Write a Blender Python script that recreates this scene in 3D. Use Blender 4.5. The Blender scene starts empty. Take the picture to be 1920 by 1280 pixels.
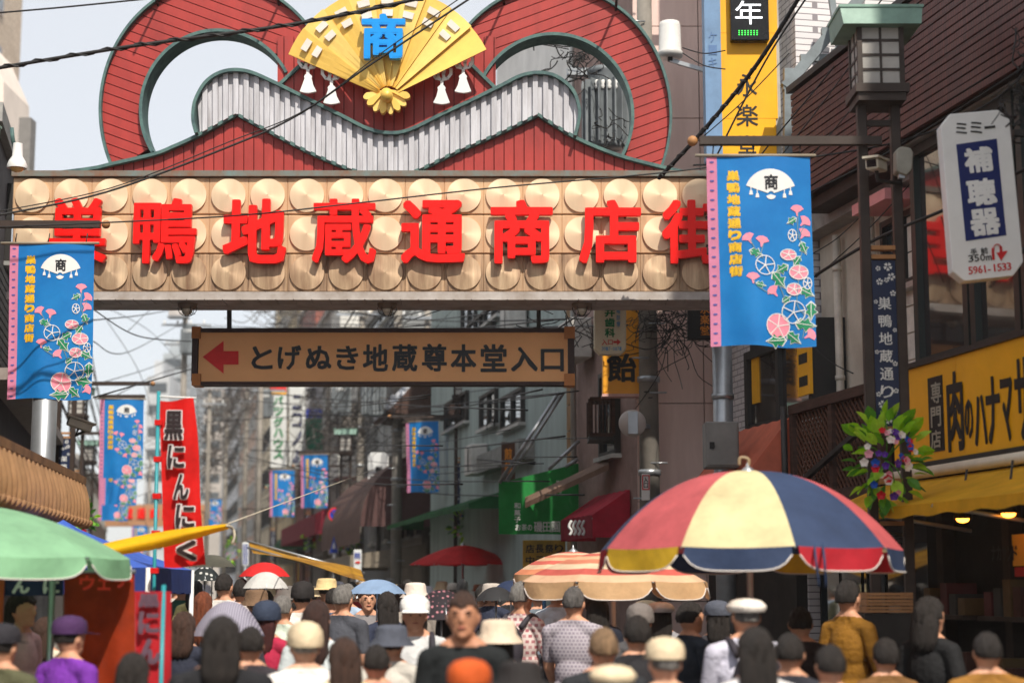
import bpy, bmesh, math, random
import numpy as np
from mathutils import Vector, Matrix
R = math.radians
scn = bpy.context.scene
col = scn.collection
random.seed(7)

# ---------------------------------------------------------------- camera
FPX = 3200.0                       # focal length in photo pixels (1920 wide)
HORIZON = 1105.0
CAMZ = 1.75
PITCH = math.atan((HORIZON - 640) / FPX)
cam_d = bpy.data.cameras.new('camera'); cam = bpy.data.objects.new('camera', cam_d); col.objects.link(cam)
cam.location = (0, 0, CAMZ); cam.rotation_euler = (math.pi / 2 + PITCH, 0, 0)
cam_d.sensor_width = 36; cam_d.lens = 36 * FPX / 1920; cam_d.clip_start = 0.1; cam_d.clip_end = 3000
cam_d.dof.use_dof = True; cam_d.dof.focus_distance = 18.0; cam_d.dof.aperture_fstop = 1.25
scn.camera = cam
# ---------------------------------------------------------------- sky, sun, exposure
TO_SUN = Vector((0.22, -0.62, 0.75)).normalized()
SUN_EL = math.asin(TO_SUN.z); SUN_AZ = math.atan2(TO_SUN.x, TO_SUN.y)
w = bpy.data.worlds.new('World'); scn.world = w; w.use_nodes = True
nt = w.node_tree; bg = nt.nodes['Background']
sky = nt.nodes.new('ShaderNodeTexSky'); sky.sky_type = 'NISHITA'; sky.sun_disc = False
sky.sun_elevation = SUN_EL; sky.sun_rotation = SUN_AZ
sky.air_density = 1.0; sky.dust_density = 1.5; sky.ozone_density = 1.0; sky.altitude = 30
hz = nt.nodes.new('ShaderNodeMixRGB'); hz.inputs[0].default_value = .7       # thin even high cloud over the blue
hz.inputs[2].default_value = (7.8, 7.85, 7.95, 1)
nt.links.new(sky.outputs[0], hz.inputs[1]); nt.links.new(hz.outputs[0], bg.inputs[0]); bg.inputs[1].default_value = 0.108
sl = bpy.data.lights.new('sun', 'SUN'); sun = bpy.data.objects.new('sun', sl); col.objects.link(sun)
sl.energy = 4.5; sl.angle = R(0.53); sl.color = (1.0, 0.93, 0.82)
sun.rotation_euler = TO_SUN.to_track_quat('Z', 'Y').to_euler()
scn.view_settings.view_transform = 'Standard'; scn.view_settings.look = 'None'
scn.view_settings.exposure = 0.3; scn.view_settings.gamma = 1
scn.cycles.use_denoising = True; scn.cycles.max_bounces = 6

# ---------------------------------------------------------------- helpers
def W(px, py, Y):
    """world point on the plane y = Y that is seen at photo pixel (px, py)"""
    u = (px - 960) / FPX; v = (640 - py) / FPX
    c, s = math.cos(PITCH), math.sin(PITCH)
    k = Y / (c - v * s)
    return Vector((u * k, Y, CAMZ + (s + v * c) * k))
def sz(Y, py=900):
    """metres per photo pixel at plane Y"""
    return (W(961, py, Y) - W(960, py, Y)).x
SLOPE = -0.206
def XR(Y): return 3.04 + SLOPE * (Y - 14)       # line of right hand lantern posts
def XL(Y): return XR(Y) - 8.3
def XFR(Y): return XR(Y) + 0.97                   # right facades
def XFL(Y): return XL(Y) - 1.0
ANG = math.atan(-SLOPE)                           # street turns left of +Y by this

def lin(c):
    if isinstance(c, str): c = [int(c[i:i+2], 16) for i in (0, 2, 4)]
    return tuple(((x/255)/12.92 if x/255 <= .04045 else ((x/255+.055)/1.055)**2.4) for x in c) + (1.0,)
MATS = {}
def mat(name, c, rough=.6, noise=.12, scale=6, bump=0.0, metal=0.0, spec=.4, emit=0, stretch=(1,1,1), c2=None, transl=0, coat=0):
    if name in MATS: return MATS[name]
    m = bpy.data.materials.new(name); MATS[name] = m; m.use_nodes = True
    n = m.node_tree.nodes; L = m.node_tree.links; b = n['Principled BSDF']
    base = lin(c)
    b.inputs['Roughness'].default_value = rough; b.inputs['Metallic'].default_value = metal
    b.inputs['Specular IOR Level'].default_value = spec
    if coat: b.inputs['Coat Weight'].default_value = coat
    b.inputs['Base Color'].default_value = base
    if emit:
        b.inputs['Emission Color'].default_value = base; b.inputs['Emission Strength'].default_value = emit
    if transl:
        b.inputs['Transmission Weight'].default_value = 0
        t = n.new('ShaderNodeBsdfTranslucent'); t.inputs[0].default_value = base
        mx = n.new('ShaderNodeMixShader'); mx.inputs[0].default_value = transl
        L.new(b.outputs[0], mx.inputs[1]); L.new(t.outputs[0], mx.inputs[2])
        L.new(mx.outputs[0], n['Material Output'].inputs[0])
    if noise or bump:
        g = n.new('ShaderNodeNewGeometry'); mp = n.new('ShaderNodeMapping'); mp.inputs['Scale'].default_value = stretch
        L.new(g.outputs['Position'], mp.inputs[0])
        t1 = n.new('ShaderNodeTexNoise'); t1.inputs['Scale'].default_value = scale; t1.inputs['Detail'].default_value = 6
        t1.inputs['Roughness'].default_value = .65
        L.new(mp.outputs[0], t1.inputs['Vector'])
        if noise:
            rp = n.new('ShaderNodeValToRGB'); e = rp.color_ramp.elements
            lo = lin(c2) if c2 else tuple(x*(1-2.2*noise) for x in base[:3]) + (1,)
            hi = base if c2 else tuple(min(1, x*(1+1.2*noise)) for x in base[:3]) + (1,)
            e[0].position = .3; e[0].color = lo; e[1].position = .7; e[1].color = hi
            L.new(t1.outputs['Fac'], rp.inputs[0]); L.new(rp.outputs[0], b.inputs['Base Color'])
            if transl: L.new(rp.outputs[0], t.inputs[0])
            rm = n.new('ShaderNodeMapRange'); rm.inputs['To Min'].default_value = min(1, rough+.12); rm.inputs['To Max'].default_value = max(0, rough-.1)
            L.new(t1.outputs['Fac'], rm.inputs[0]); L.new(rm.outputs[0], b.inputs['Roughness'])
        if bump:
            t2 = n.new('ShaderNodeTexNoise'); t2.inputs['Scale'].default_value = scale*5; t2.inputs['Detail'].default_value = 4
            L.new(mp.outputs[0], t2.inputs['Vector'])
            bp = n.new('ShaderNodeBump'); bp.inputs['Strength'].default_value = bump; bp.inputs['Distance'].default_value = .02
            L.new(t2.outputs['Fac'], bp.inputs['Height']); L.new(bp.outputs[0], b.inputs['Normal'])
    return m
def tile_mat(name, c, c2, mortar, tw, th, msize=.06, rough=.45, bump=.35, axis='XZ', var=.1):
    """wall tiles: u runs along the wall, v is height"""
    if name in MATS: return MATS[name]
    m = mat(name, c, rough, 0); n = m.node_tree.nodes; L = m.node_tree.links; b = n['Principled BSDF']
    g = n.new('ShaderNodeNewGeometry'); sp = n.new('ShaderNodeSeparateXYZ'); L.new(g.outputs['Position'], sp.inputs[0])
    cb = n.new('ShaderNodeCombineXYZ')
    L.new(sp.outputs['X' if axis[0] == 'X' else 'Y'], cb.inputs[0]); L.new(sp.outputs['Z'], cb.inputs[1])
    br = n.new('ShaderNodeTexBrick'); br.offset = .5
    br.inputs['Scale'].default_value = 1; br.inputs['Brick Width'].default_value = tw; br.inputs['Row Height'].default_value = th
    br.inputs['Mortar Size'].default_value = msize*th; br.inputs['Mortar Smooth'].default_value = .2
    br.inputs['Color1'].default_value = lin(c); br.inputs['Color2'].default_value = lin(c2); br.inputs['Mortar'].default_value = lin(mortar)
    L.new(cb.outputs[0], br.inputs['Vector'])
    ns = n.new('ShaderNodeTexNoise'); ns.inputs['Scale'].default_value = 1.3; ns.inputs['Detail'].default_value = 5
    L.new(g.outputs['Position'], ns.inputs['Vector'])
    mx = n.new('ShaderNodeMixRGB'); mx.blend_type = 'MULTIPLY'; mx.inputs[0].default_value = 1
    rr = n.new('ShaderNodeMapRange'); rr.inputs['To Min'].default_value = 1-2*var; rr.inputs['To Max'].default_value = 1+var
    L.new(ns.outputs['Fac'], rr.inputs[0]); L.new(br.outputs['Color'], mx.inputs[1]); L.new(rr.outputs[0], mx.inputs[2])
    L.new(mx.outputs[0], b.inputs['Base Color'])
    bp = n.new('ShaderNodeBump'); bp.inputs['Strength'].default_value = bump; bp.inputs['Distance'].default_value = .01; bp.invert = True
    L.new(br.outputs['Fac'], bp.inputs['Height']); L.new(bp.outputs[0], b.inputs['Normal'])
    return m
def glass_mat(name, c=(40,48,52), rough=.04, alpha=1.0):
    if name in MATS: return MATS[name]
    return mat(name, c, rough, 0, spec=.9, coat=.6)

class MB:
    """collects geometry (world coordinates) and links it as one mesh object"""
    def __init__(s): s.v = []; s.f = []; s.m = []; s.mi = 0; s.smooth = False; s.sm = []
    def add(s, vs, fs):
        o = len(s.v); s.v += [tuple(x) for x in vs]
        for f in fs: s.f.append([i+o for i in f]); s.m.append(s.mi); s.sm.append(s.smooth)
        return s
    def box(s, a, b, rz=0, c=None):
        x0,y0,z0 = a; x1,y1,z1 = b
        vs = [(x,y,z) for z in (z0,z1) for y in (y0,y1) for x in (x0,x1)]
        if rz:
            cx,cy = c if c else ((x0+x1)/2,(y0+y1)/2); C,S = math.cos(rz), math.sin(rz)
            vs = [(cx+(x-cx)*C-(y-cy)*S, cy+(x-cx)*S+(y-cy)*C, z) for x,y,z in vs]
        return s.add(vs, [(0,2,3,1),(4,5,7,6),(0,1,5,4),(2,6,7,3),(0,4,6,2),(1,3,7,5)])
    def obox(s, o, ax, ay, az):
        """box from corner o with edge vectors"""
        o = Vector(o); ax=Vector(ax); ay=Vector(ay); az=Vector(az)
        vs = [o+ax*i+ay*j+az*k for k in (0,1) for j in (0,1) for i in (0,1)]
        return s.add(vs, [(0,2,3,1),(4,5,7,6),(0,1,5,4),(2,6,7,3),(0,4,6,2),(1,3,7,5)])
    def bar(s, p, q, w, h=None):
        p=Vector(p); q=Vector(q); d=q-p; h = h or w
        up = Vector((0,0,1)) if abs(d.normalized().z) < .95 else Vector((0,1,0))
        a = d.cross(up).normalized(); b = a.cross(d).normalized()
        return s.obox(p-a*w/2-b*h/2, d, a*w, b*h)
    def tube(s, pts, r, n=8, caps=True, smooth=True):
        pts=[Vector(p) for p in pts]; k=len(pts); vs=[]; fs=[]
        rs = r if isinstance(r,(list,tuple)) else [r]*k
        prev=None
        for i,p in enumerate(pts):
            d=(pts[min(i+1,k-1)]-pts[max(i-1,0)])
            d = d.normalized() if d.length > 1e-9 else Vector((0,0,1))
            if prev is None:
                up = Vector((0,0,1)) if abs(d.z)<.9 else Vector((1,0,0)); a=d.cross(up).normalized()
            else:
                a=(prev-d*prev.dot(d)); a = a.normalized() if a.length>1e-6 else d.orthogonal().normalized()
            prev=a; b=d.cross(a)
            for j in range(n):
                t=2*math.pi*j/n; vs.append(p+(a*math.cos(t)+b*math.sin(t))*rs[i])
        for i in range(k-1):
            for j in range(n): fs.append((i*n+j,i*n+(j+1)%n,(i+1)*n+(j+1)%n,(i+1)*n+j))
        if caps: fs += [tuple(range(n))[::-1], tuple(range((k-1)*n,k*n))]
        o=s.smooth; s.smooth=smooth; s.add(vs,fs); s.smooth=o; return s
    def lathe(s, c, prof, n=20, axis='Z', a0=0, a1=2*math.pi):
        """prof: (radius, height) pairs around a vertical (or Y) axis through c"""
        c=Vector(c); vs=[]; fs=[]; full=abs(a1-a0-2*math.pi)<1e-6; k=n if full else n+1
        for r,h in prof:
            for j in range(k):
                t=a0+(a1-a0)*j/n
                vs.append(c+(Vector((r*math.cos(t),r*math.sin(t),h)) if axis=='Z' else Vector((r*math.cos(t),h,r*math.sin(t)))))
        for i in range(len(prof)-1):
            for j in range(n): fs.append((i*k+j,i*k+(j+1)%k,(i+1)*k+(j+1)%k,(i+1)*k+j))
        return s.add(vs,fs)
    def sph(s, c, r, n=12, m=8, sq=(1,1,1)):
        c=Vector(c); vs=[];fs=[]
        for i in range(m+1):
            ph=math.pi*i/m
            for j in range(n):
                t=2*math.pi*j/n
                vs.append(c+Vector((r*sq[0]*math.sin(ph)*math.cos(t),r*sq[1]*math.sin(ph)*math.sin(t),r*sq[2]*math.cos(ph))))
        for i in range(m):
            for j in range(n): fs.append((i*n+j,(i+1)*n+j,(i+1)*n+(j+1)%n,i*n+(j+1)%n))
        o=s.smooth; s.smooth=True; s.add(vs,fs); s.smooth=o; return s
    def prism(s, poly, y0, y1):
        """polygon of (x,z) points extruded along Y from y0 (front) to y1"""
        n=len(poly); vs=[(x,y0,z) for x,z in poly]+[(x,y1,z) for x,z in poly]
        return s.add(vs,[tuple(range(n)),tuple(range(2*n-1,n-1,-1))]+[(i,i+n,(i+1)%n+n,(i+1)%n) for i in range(n)])
    def sheet(s, poly, y): return s.add([(x,y,z) for x,z in poly],[tuple(range(len(poly)))])
    def grid(s, fn, nu, nv):
        vs=[fn(i/nu,j/nv) for j in range(nv+1) for i in range(nu+1)]
        return s.add(vs,[(j*(nu+1)+i,j*(nu+1)+i+1,(j+1)*(nu+1)+i+1,(j+1)*(nu+1)+i) for j in range(nv) for i in range(nu)])
    def xf(s, fn): s.v=[tuple(fn(Vector(p))) for p in s.v]; return s
    def build(s, name, mats, parent=None, at=None, fix=True, bevel=0):
        me=bpy.data.meshes.new(name); me.from_pydata(s.v,[],s.f)
        for m in (mats if isinstance(mats,(list,tuple)) else [mats]): me.materials.append(m)
        me.polygons.foreach_set('material_index',s.m); me.polygons.foreach_set('use_smooth',s.sm)
        if fix or bevel:
            bm=bmesh.new(); bm.from_mesh(me)
            if bevel:
                bmesh.ops.recalc_face_normals(bm,faces=bm.faces)
                es=[e for e in bm.edges if len(e.link_faces)==2 and e.calc_face_angle(0)>.6]
                bmesh.ops.bevel(bm,geom=es,offset=bevel,segments=1,affect='EDGES')
            bmesh.ops.recalc_face_normals(bm,faces=bm.faces); bm.to_mesh(me); bm.free()
        return link(name, me, parent, at)
def link(name, me, parent=None, at=None):
    o=bpy.data.objects.new(name,me); col.objects.link(o)
    if at is not None: o.location=at
    if parent is not None: adopt(o,parent)
    return o
def adopt(o,parent):
    o.parent=parent
    if parent.parent is None: o.matrix_parent_inverse=Matrix.Translation(-Vector(parent.location))
USED_LABELS=set()
def tag(o,label,cat=None,group=None,kind=None):
    if label: o['label']=label
    if cat: o['category']=cat
    if group: o['group']=group
    if kind: o['kind']=kind
    return o
def thing(name,label,cat,loc,group=None):
    o=bpy.data.objects.new(name,None); col.objects.link(o); o.location=loc; o.empty_display_size=.2
    return tag(o,label,cat,group)
def copy_tree(o,parent=None):
    c=o.copy(); col.objects.link(c)
    if parent is not None: c.parent=parent; c.matrix_parent_inverse=o.matrix_parent_inverse.copy()
    for ch in list(o.children): copy_tree(ch,c)
    return c
# ---- lettering: built from the application's own outline font
_TX={}
def glyphs(txt, bold=0.0, res=2):
    """list of (verts2d, faces) per character, em = 1, centred on the em box"""
    out=[]
    for ch in txt:
        k=(ch,bold,res)
        if k not in _TX:
            cu=bpy.data.curves.new('t','FONT'); cu.body=ch; cu.size=1; cu.resolution_u=res; cu.align_x='CENTER'
            cu.offset=bold; cu.fill_mode='FRONT'
            ob=bpy.data.objects.new('t',cu); me=ob.to_mesh()
            vs=[(v.co.x,v.co.y) for v in me.vertices]; fs=[tuple(p.vertices) for p in me.polygons]
            if vs:
                x0=min(a for a,_ in vs);x1=max(a for a,_ in vs);y0=min(b for _,b in vs);y1=max(b for _,b in vs)
            else: x0=x1=y0=y1=0
            ob.to_mesh_clear(); bpy.data.objects.remove(ob); bpy.data.curves.remove(cu)
            _TX[k]=(vs,fs,(x0,x1,y0,y1))
        out.append(_TX[k])
    return out
def put_glyph(mb,g,fn,box=None,cx=0,cy=0,size=1,depth=0,fat=0,step=.0004):
    if fat:
        # heavier strokes: the outline stamped round a small circle, each stamp a hair deeper
        if box:
            e=fat*(box[1]-box[0]); box=(box[0]+e,box[1]-e,box[2]+e,box[3]-e)
        else: e=fat*size
        for k in range(9):
            dx,dy=(0,0) if k==8 else (e*(1,.9,0,-.9,-1,-.9,0,.9)[k],e*(0,.9,1,.9,0,-.9,-1,-.9)[k])
            put_glyph(mb,g,(lambda a,b,q,k=k,dx=dx,dy=dy: fn(a+dx,b+dy,q+k*step)),box,cx,cy,size,depth)
        return
    """box=(x0,x1,y0,y1): stretch the glyph outline to that box; fn maps (x,y,d) to a world point"""
    vs,fs,(x0,x1,y0,y1)=g
    if not vs: return
    if box:
        sx=(box[1]-box[0])/max(1e-6,x1-x0); sy=(box[3]-box[2])/max(1e-6,y1-y0)
        pts=[(box[0]+(a-x0)*sx, box[2]+(b-y0)*sy) for a,b in vs]
    else: pts=[(cx+a*size, cy+(b-.36)*size) for a,b in vs]
    n=len(pts)
    if not depth: mb.add([fn(a,b,0) for a,b in pts],fs); return
    from collections import Counter
    ec=Counter()
    for f in fs:
        for i in range(len(f)): ec[frozenset((f[i],f[(i+1)%len(f)]))]+=1
    V=[fn(a,b,0) for a,b in pts]+[fn(a,b,depth) for a,b in pts]
    F=list(fs)
    for f in fs:
        for i in range(len(f)):
            a,b=f[i],f[(i+1)%len(f)]
            if ec[frozenset((a,b))]==1: F.append((b,a,a+n,b+n))
    mb.add(V,F)
def clip(poly,nx,ny,c):
    """keep the part of a convex polygon with nx*x+ny*y <= c"""
    out=[]
    for i in range(len(poly)):
        a=poly[i]; b=poly[(i+1)%len(poly)]
        da=nx*a[0]+ny*a[1]-c; db=nx*b[0]+ny*b[1]-c
        if da<=0: out.append(a)
        if (da<0)!=(db<0) and da!=db and da!=0 and db!=0:
            t=da/(da-db); out.append((a[0]+(b[0]-a[0])*t,a[1]+(b[1]-a[1])*t))
    return out
def strips(quads,nx,ny,step,gap,phase=0):
    """cut a region (convex cells) into planks across direction (nx,ny)"""
    lo=min(nx*p[0]+ny*p[1] for q in quads for p in q); hi=max(nx*p[0]+ny*p[1] for q in quads for p in q)
    res=[]; k=math.floor((lo-phase)/step)
    while phase+k*step<hi:
        a=phase+k*step+gap/2; b=phase+(k+1)*step-gap/2; k+=1; cells=[]
        for q in quads:
            r=clip(q,nx,ny,b)
            if len(r)>2: r=clip(r,-nx,-ny,-a)
            if len(r)>2: cells.append(r)
        if cells: res.append(cells)
    return res
def plank_mesh(name,cells,fn,depth,m,parent):
    """cells of 2-D polygons -> one solid piece; fn(x,y,d) maps to the world"""
    bm=bmesh.new()
    for c in cells:
        try: bm.faces.new([bm.verts.new(fn(x,y,0)) for x,y in c])
        except ValueError: pass
    bmesh.ops.remove_doubles(bm,verts=bm.verts,dist=.0008)
    bm.faces.ensure_lookup_table(); left=set(bm.faces); isl=[]
    while left:
        st=[left.pop()]; g=set(st)
        while st:
            for e in st.pop().edges:
                for f in e.link_faces:
                    if f in left: left.discard(f); g.add(f); st.append(f)
        isl.append(g)
    if len(isl)>1:
        isl.sort(key=lambda g:-sum(f.calc_area() for f in g))
        for g in isl[1:]: bmesh.ops.delete(bm,geom=list(g),context='FACES')
    back=Vector(fn(0,0,depth))-Vector(fn(0,0,0))
    r=bmesh.ops.extrude_face_region(bm,geom=bm.faces[:])
    bmesh.ops.translate(bm,verts=[v for v in r['geom'] if isinstance(v,bmesh.types.BMVert)],vec=back)
    bmesh.ops.recalc_face_normals(bm,faces=bm.faces)
    me=bpy.data.meshes.new(name); bm.to_mesh(me); bm.free(); me.materials.append(m)
    return link(name,me,parent)
def lerp_poly(pts,x):
    for (a,b),(c,d) in zip(pts,pts[1:]):
        if a<=x<=c: return b+(d-b)*(x-a)/(c-a) if c>a else b
    return pts[0][1] if x<pts[0][0] else pts[-1][1]
def smooth_path(pts,n=6):
    """Catmull-Rom through 2-D/3-D points"""
    P=[Vector(p) for p in pts]; out=[]
    for i in range(len(P)-1):
        a=P[max(i-1,0)];b=P[i];c=P[i+1];d=P[min(i+2,len(P)-1)]
        for k in range(n):
            t=k/n; out.append(.5*((2*b)+(c-a)*t+(2*a-5*b+4*c-d)*t*t+(3*b-a-3*c+d)*t**3))
    out.append(P[-1]); return out
# ================================================================ ground
def ground_mats():
    asph=mat('asphalt',(92,90,88),.9,.16,3,bump=.5); pav=tile_mat('paving',(150,140,128),(132,124,116),(95,90,84),.6,.3,.05,.8)
    return asph,pav
ASPH,PAV=ground_mats()
tag(MB().add([(-160,-40,0),(120,-40,0),(120,330,0),(-160,330,0)],[(0,1,2,3)]).build('ground',mat('earth',(120,115,108),.95,.15,.4)),None,kind='structure')
def strip_sheet(name,xa,xb,y0,y1,z,m,h=0):
    mb=MB(); f=lambda g,Y: g(Y)
    p=[(xa(y0),y0),(xb(y0),y0),(xb(y1),y1),(xa(y1),y1)]
    mb.add([(x,y,z) for x,y in p]+([(x,y,z-h) for x,y in p] if h else []),[(0,1,2,3)]+([(i,(i+1)%4,(i+1)%4+4,i+4) for i in range(4)] if h else []))
    return tag(mb.build(name,m),None,kind='structure')
strip_sheet('road',lambda Y:XL(Y)+.2,lambda Y:XR(Y)-.2,-30,240,.006,ASPH)
strip_sheet('pavement_right',lambda Y:XR(Y)-.2,lambda Y:XFR(Y)+.3,-30,240,.13,PAV,.125)
strip_sheet('pavement_left',lambda Y:XFL(Y)-.3,lambda Y:XL(Y)+.2,-30,240,.13,PAV,.125)

# ================================================================ entrance gate
GY=19.0
def g2(px,py,d=0):
    p=W(px,py,GY); return (p.x,GY+d,p.z)
gate=thing('entrance_gate','red and tan shopping street gate spanning the street, with arched red roof ornament','gate',(g2(680,560)[0],GY,0))
M_TAN=mat('tan_panel',(208,174,136),.5,.09,2.2,c2=(182,144,110),stretch=(3,3,.5),metal=.15)
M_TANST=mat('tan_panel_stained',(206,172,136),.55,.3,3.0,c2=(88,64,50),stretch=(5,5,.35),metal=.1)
M_GREEN=mat('verdigris_trim',(84,116,110),.6,.25,9,c2=(54,78,82),bump=.1)
M_RED=mat('red_plank',(172,56,50),.45,.12,2.5,c2=(140,42,38),stretch=(1.5,1.5,.6))
M_WHITE=mat('white_corrugated',(206,206,212),.45,.1,3,c2=(158,156,160),stretch=(4,4,.5))
M_LETTER=mat('red_letter',(240,16,8),.4,0,spec=.25)
M_GOLD=mat('gold_paint',(232,190,92),.42,.08,3,metal=.15)
M_GOLD2=mat('gold_paint_pale',(238,202,112),.42,.08,3,metal=.12)
M_BLUE=mat('blue_enamel',(0,140,222),.3,0)
M_WPAINT=mat('white_paint',(226,226,224),.45,.05,4)
M_STEEL=mat('galvanised_steel',(168,172,176),.35,.1,4,metal=.7)
M_DARKST=mat('dark_iron',(52,48,46),.55,.15,6)
# spun metal disc: radial brushing comes from a tangent around the disc's own axis
def disc_mat(name,c,c2):
    m=mat(name,c,.3,.12,2.6,c2=c2,metal=.3,stretch=(4,4,.4)); n=m.node_tree.nodes; b=n['Principled BSDF']
    tg=n.new('ShaderNodeTangent'); tg.direction_type='RADIAL'; tg.axis='Y'
    m.node_tree.links.new(tg.outputs[0],b.inputs['Tangent']); b.inputs['Anisotropic'].default_value=.6
    for l in list(b.inputs['Roughness'].links): m.node_tree.links.remove(l)
    b.inputs['Roughness'].default_value=.5
    return m
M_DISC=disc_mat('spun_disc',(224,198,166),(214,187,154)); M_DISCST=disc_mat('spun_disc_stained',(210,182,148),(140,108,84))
NC=18; CX=[61.5+73.5*i for i in range(NC)]; ROW=[332,402.5,476,548]
s19=sz(GY,440)
pmesh={}
for r in range(3):
    for i,cx in enumerate(CX):
        a=g2(cx-36.2,ROW[r]+.7); b=g2(cx+36.2,ROW[r+1]-.7); c=((a[0]+b[0])/2,GY,(a[2]+b[2])/2)
        if r not in pmesh:
            hw=(b[0]-a[0])/2; hh=(a[2]-b[2])/2
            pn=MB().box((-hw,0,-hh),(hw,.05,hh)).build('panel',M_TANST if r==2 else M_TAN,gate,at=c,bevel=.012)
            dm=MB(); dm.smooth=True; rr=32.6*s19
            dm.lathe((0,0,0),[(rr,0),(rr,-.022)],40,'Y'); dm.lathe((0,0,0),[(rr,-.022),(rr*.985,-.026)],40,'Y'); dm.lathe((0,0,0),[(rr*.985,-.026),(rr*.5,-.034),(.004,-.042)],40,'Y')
            dc=dm.build('disc',M_DISCST if r==2 else M_DISC,None,at=(0,0,0)); dc.parent=pn
            pmesh[r]=(pn.data,dc.data)
        else:
            pn=link('panel',pmesh[r][0],gate,at=c); dc=bpy.data.objects.new('disc',pmesh[r][1]); col.objects.link(dc); dc.parent=pn
x0=g2(24,440)[0]; x1=g2(CX[-1]+37.5,440)[0]; zt=g2(0,332)[2]; zb=g2(0,548)[2]
MB().box((x0,GY+.03,zb),(x1,GY+.7,zt)).build('board_back',mat('gate_back',(96,84,74),.7,.1),gate)
tm=MB(); tm.box((x0-.03,GY-.05,zt),(x1+.03,GY+.74,zt+.065)); tm.build('top_trim',mat('rusty_trim',(104,124,122),.6,.3,5,c2=(120,84,60)),gate)
bt=MB(); bt.box((x0-.03,GY-.04,zb-.085),(x1+.03,GY+.74,zb)); bt.build('bottom_trim',mat('pale_trim',(186,180,176),.55,.15,3,c2=(140,128,118)),gate)
for i in range(40):                                   # soffit tiles under the board
    xa=x0+(x1-x0)*i/40; q=MB().box((xa+.006,GY-.055,zb-.095),(xa+(x1-x0)/40-.006,GY+.3,zb-.0855))
    q.build('soffit_tile',MATS['pale_trim'],gate)
for txt,(a,b,c,d) in zip('巣鴨地蔵通商店街',[(92,208,376,498),(253,374,377,498),(420,541,378,498),(587,708,378,498),(753,873,380,498),(920,1036,380,498),(1085,1200,380,498),(1240,1352,380,498)]):
    mb=MB(); A=g2(a,d); B=g2(b,c)
    put_glyph(mb,glyphs(txt)[0],lambda x,y,q:(x,GY-.15+q,y),box=(A[0],B[0],A[2],B[2]),depth=.08,fat=.02 if txt in '巣鴨蔵' else .028)
    mb.build('letter',M_LETTER,gate,fix=True)
    st=MB()
    for u,v in ((.25,.3),(.75,.3),(.25,.75),(.75,.75)):
        x=A[0]+(B[0]-A[0])*u; z=A[2]+(B[2]-A[2])*v; st.box((x-.012,GY-.072,z-.012),(x+.012,GY,z+.012))
    st.build('letter_bracket',M_DARKST,gate)
# --- roof ornament
def gp(d0): return lambda x,y,d: g2(x,y,d0+d)
TOPRED=smooth_path([(97,322),(171,312.5),(208,304),(286,286),(322,272),(370,250),(442,211)],4)+smooth_path([(442,211),(504,244),(571,279),(640,309),(690,325)],4)[1:]
TOPRED_R=smooth_path([(761,325),(800,309),(855,282),(925,252),(1009.6,212)],4)+smooth_path([(1009.6,212),(1080,255),(1157,287),(1238,309),(1290,321)],4)[1:]
WTOP=smooth_path([(368,250),(362.5,228),(363,205),(368,185),(384,157),(408,139),(437,132),(470,136),(514,155),(561,178),(640,217),(690,242),(731,250),(768,244),(828,215),(885,188),(942,160),(976,143),(1010,137),(1043,144),(1073,168),(1085,198),(1086,222),(1078,255)],4)
T1=[tuple(p) for p in TOPRED]; T2=[tuple(p) for p in TOPRED_R]; WT=[tuple(p) for p in WTOP]
def fan_quads(top,bot,x0,x1,n):
    xs=[x0+(x1-x0)*i/n for i in range(n+1)]
    return [[(a,top(a)),(b,top(b)),(b,bot(b)),(a,bot(a))] for a,b in zip(xs,xs[1:])]
pl=0
for T,(xa,xb) in ((T1,(97,690)),(T2,(761,1290))):
    for cells in strips(fan_quads(lambda x:lerp_poly(T,x),lambda x:326,xa,xb,60),1,0,18.9,1.6): plank_mesh('plank',cells,gp(.14),.05,M_RED,gate)
def arch(cx,cy,ro,ri,angs,tilt):
    q=[]
    for a,b in zip(angs,angs[1:]):
        e=lambda t,r:(cx+r[0]*math.cos(t),cy-r[1]*math.sin(t)); q.append([e(a,ro),e(b,ro),e(b,ri),e(a,ri)])
    return q
angL=[R(14+(207-14)*i/72) for i in range(73)]
angR=[R(166-(166+28)*i/72) for i in range(73)]
AL=arch(405,200,(223,245),(146,150),angL,0); AR=arch(1038,210,(222,245),(150,153),angR,0)
def clip_above(quads,line):                    # keep what is above the lower red field
    out=[]
    for q in quads:
        cxm=sum(p[0] for p in q)/len(q); cym=sum(p[1] for p in q)/len(q)
        if cym<line(cxm)+4: out.append(q)
    return out
AL=clip_above(AL,lambda x:lerp_poly(T1,x) if x<500 else 158-(x-516)*.86-4); AR=clip_above(AR,lambda x:lerp_poly(T2,x) if x>950 else 160-(929-x)*.86-4)
ca,sa=math.cos(R(20)),math.sin(R(20))
for cells in strips(AL,-sa,ca,17.9,1.6): plank_mesh('plank',cells,gp(.20),.05,M_RED,gate)
for cells in strips(AR,sa,ca,17.9,1.6): plank_mesh('plank',cells,gp(.20),.05,M_RED,gate)
# red field behind the fan, vertical planks
def wtop(x):
    return lerp_poly([p for p in WT if True][6*4:18*4+1],x)
field=fan_quads(lambda x: max(60,min(158-(x-516)*.86, 160-(929-x)*.86)) if 516<x<930 else 158, wtop,517,929,60)
for cells in strips(field,1,0,18.9,1.6): plank_mesh('plank',cells,gp(.15),.05,M_RED,gate)
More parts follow.
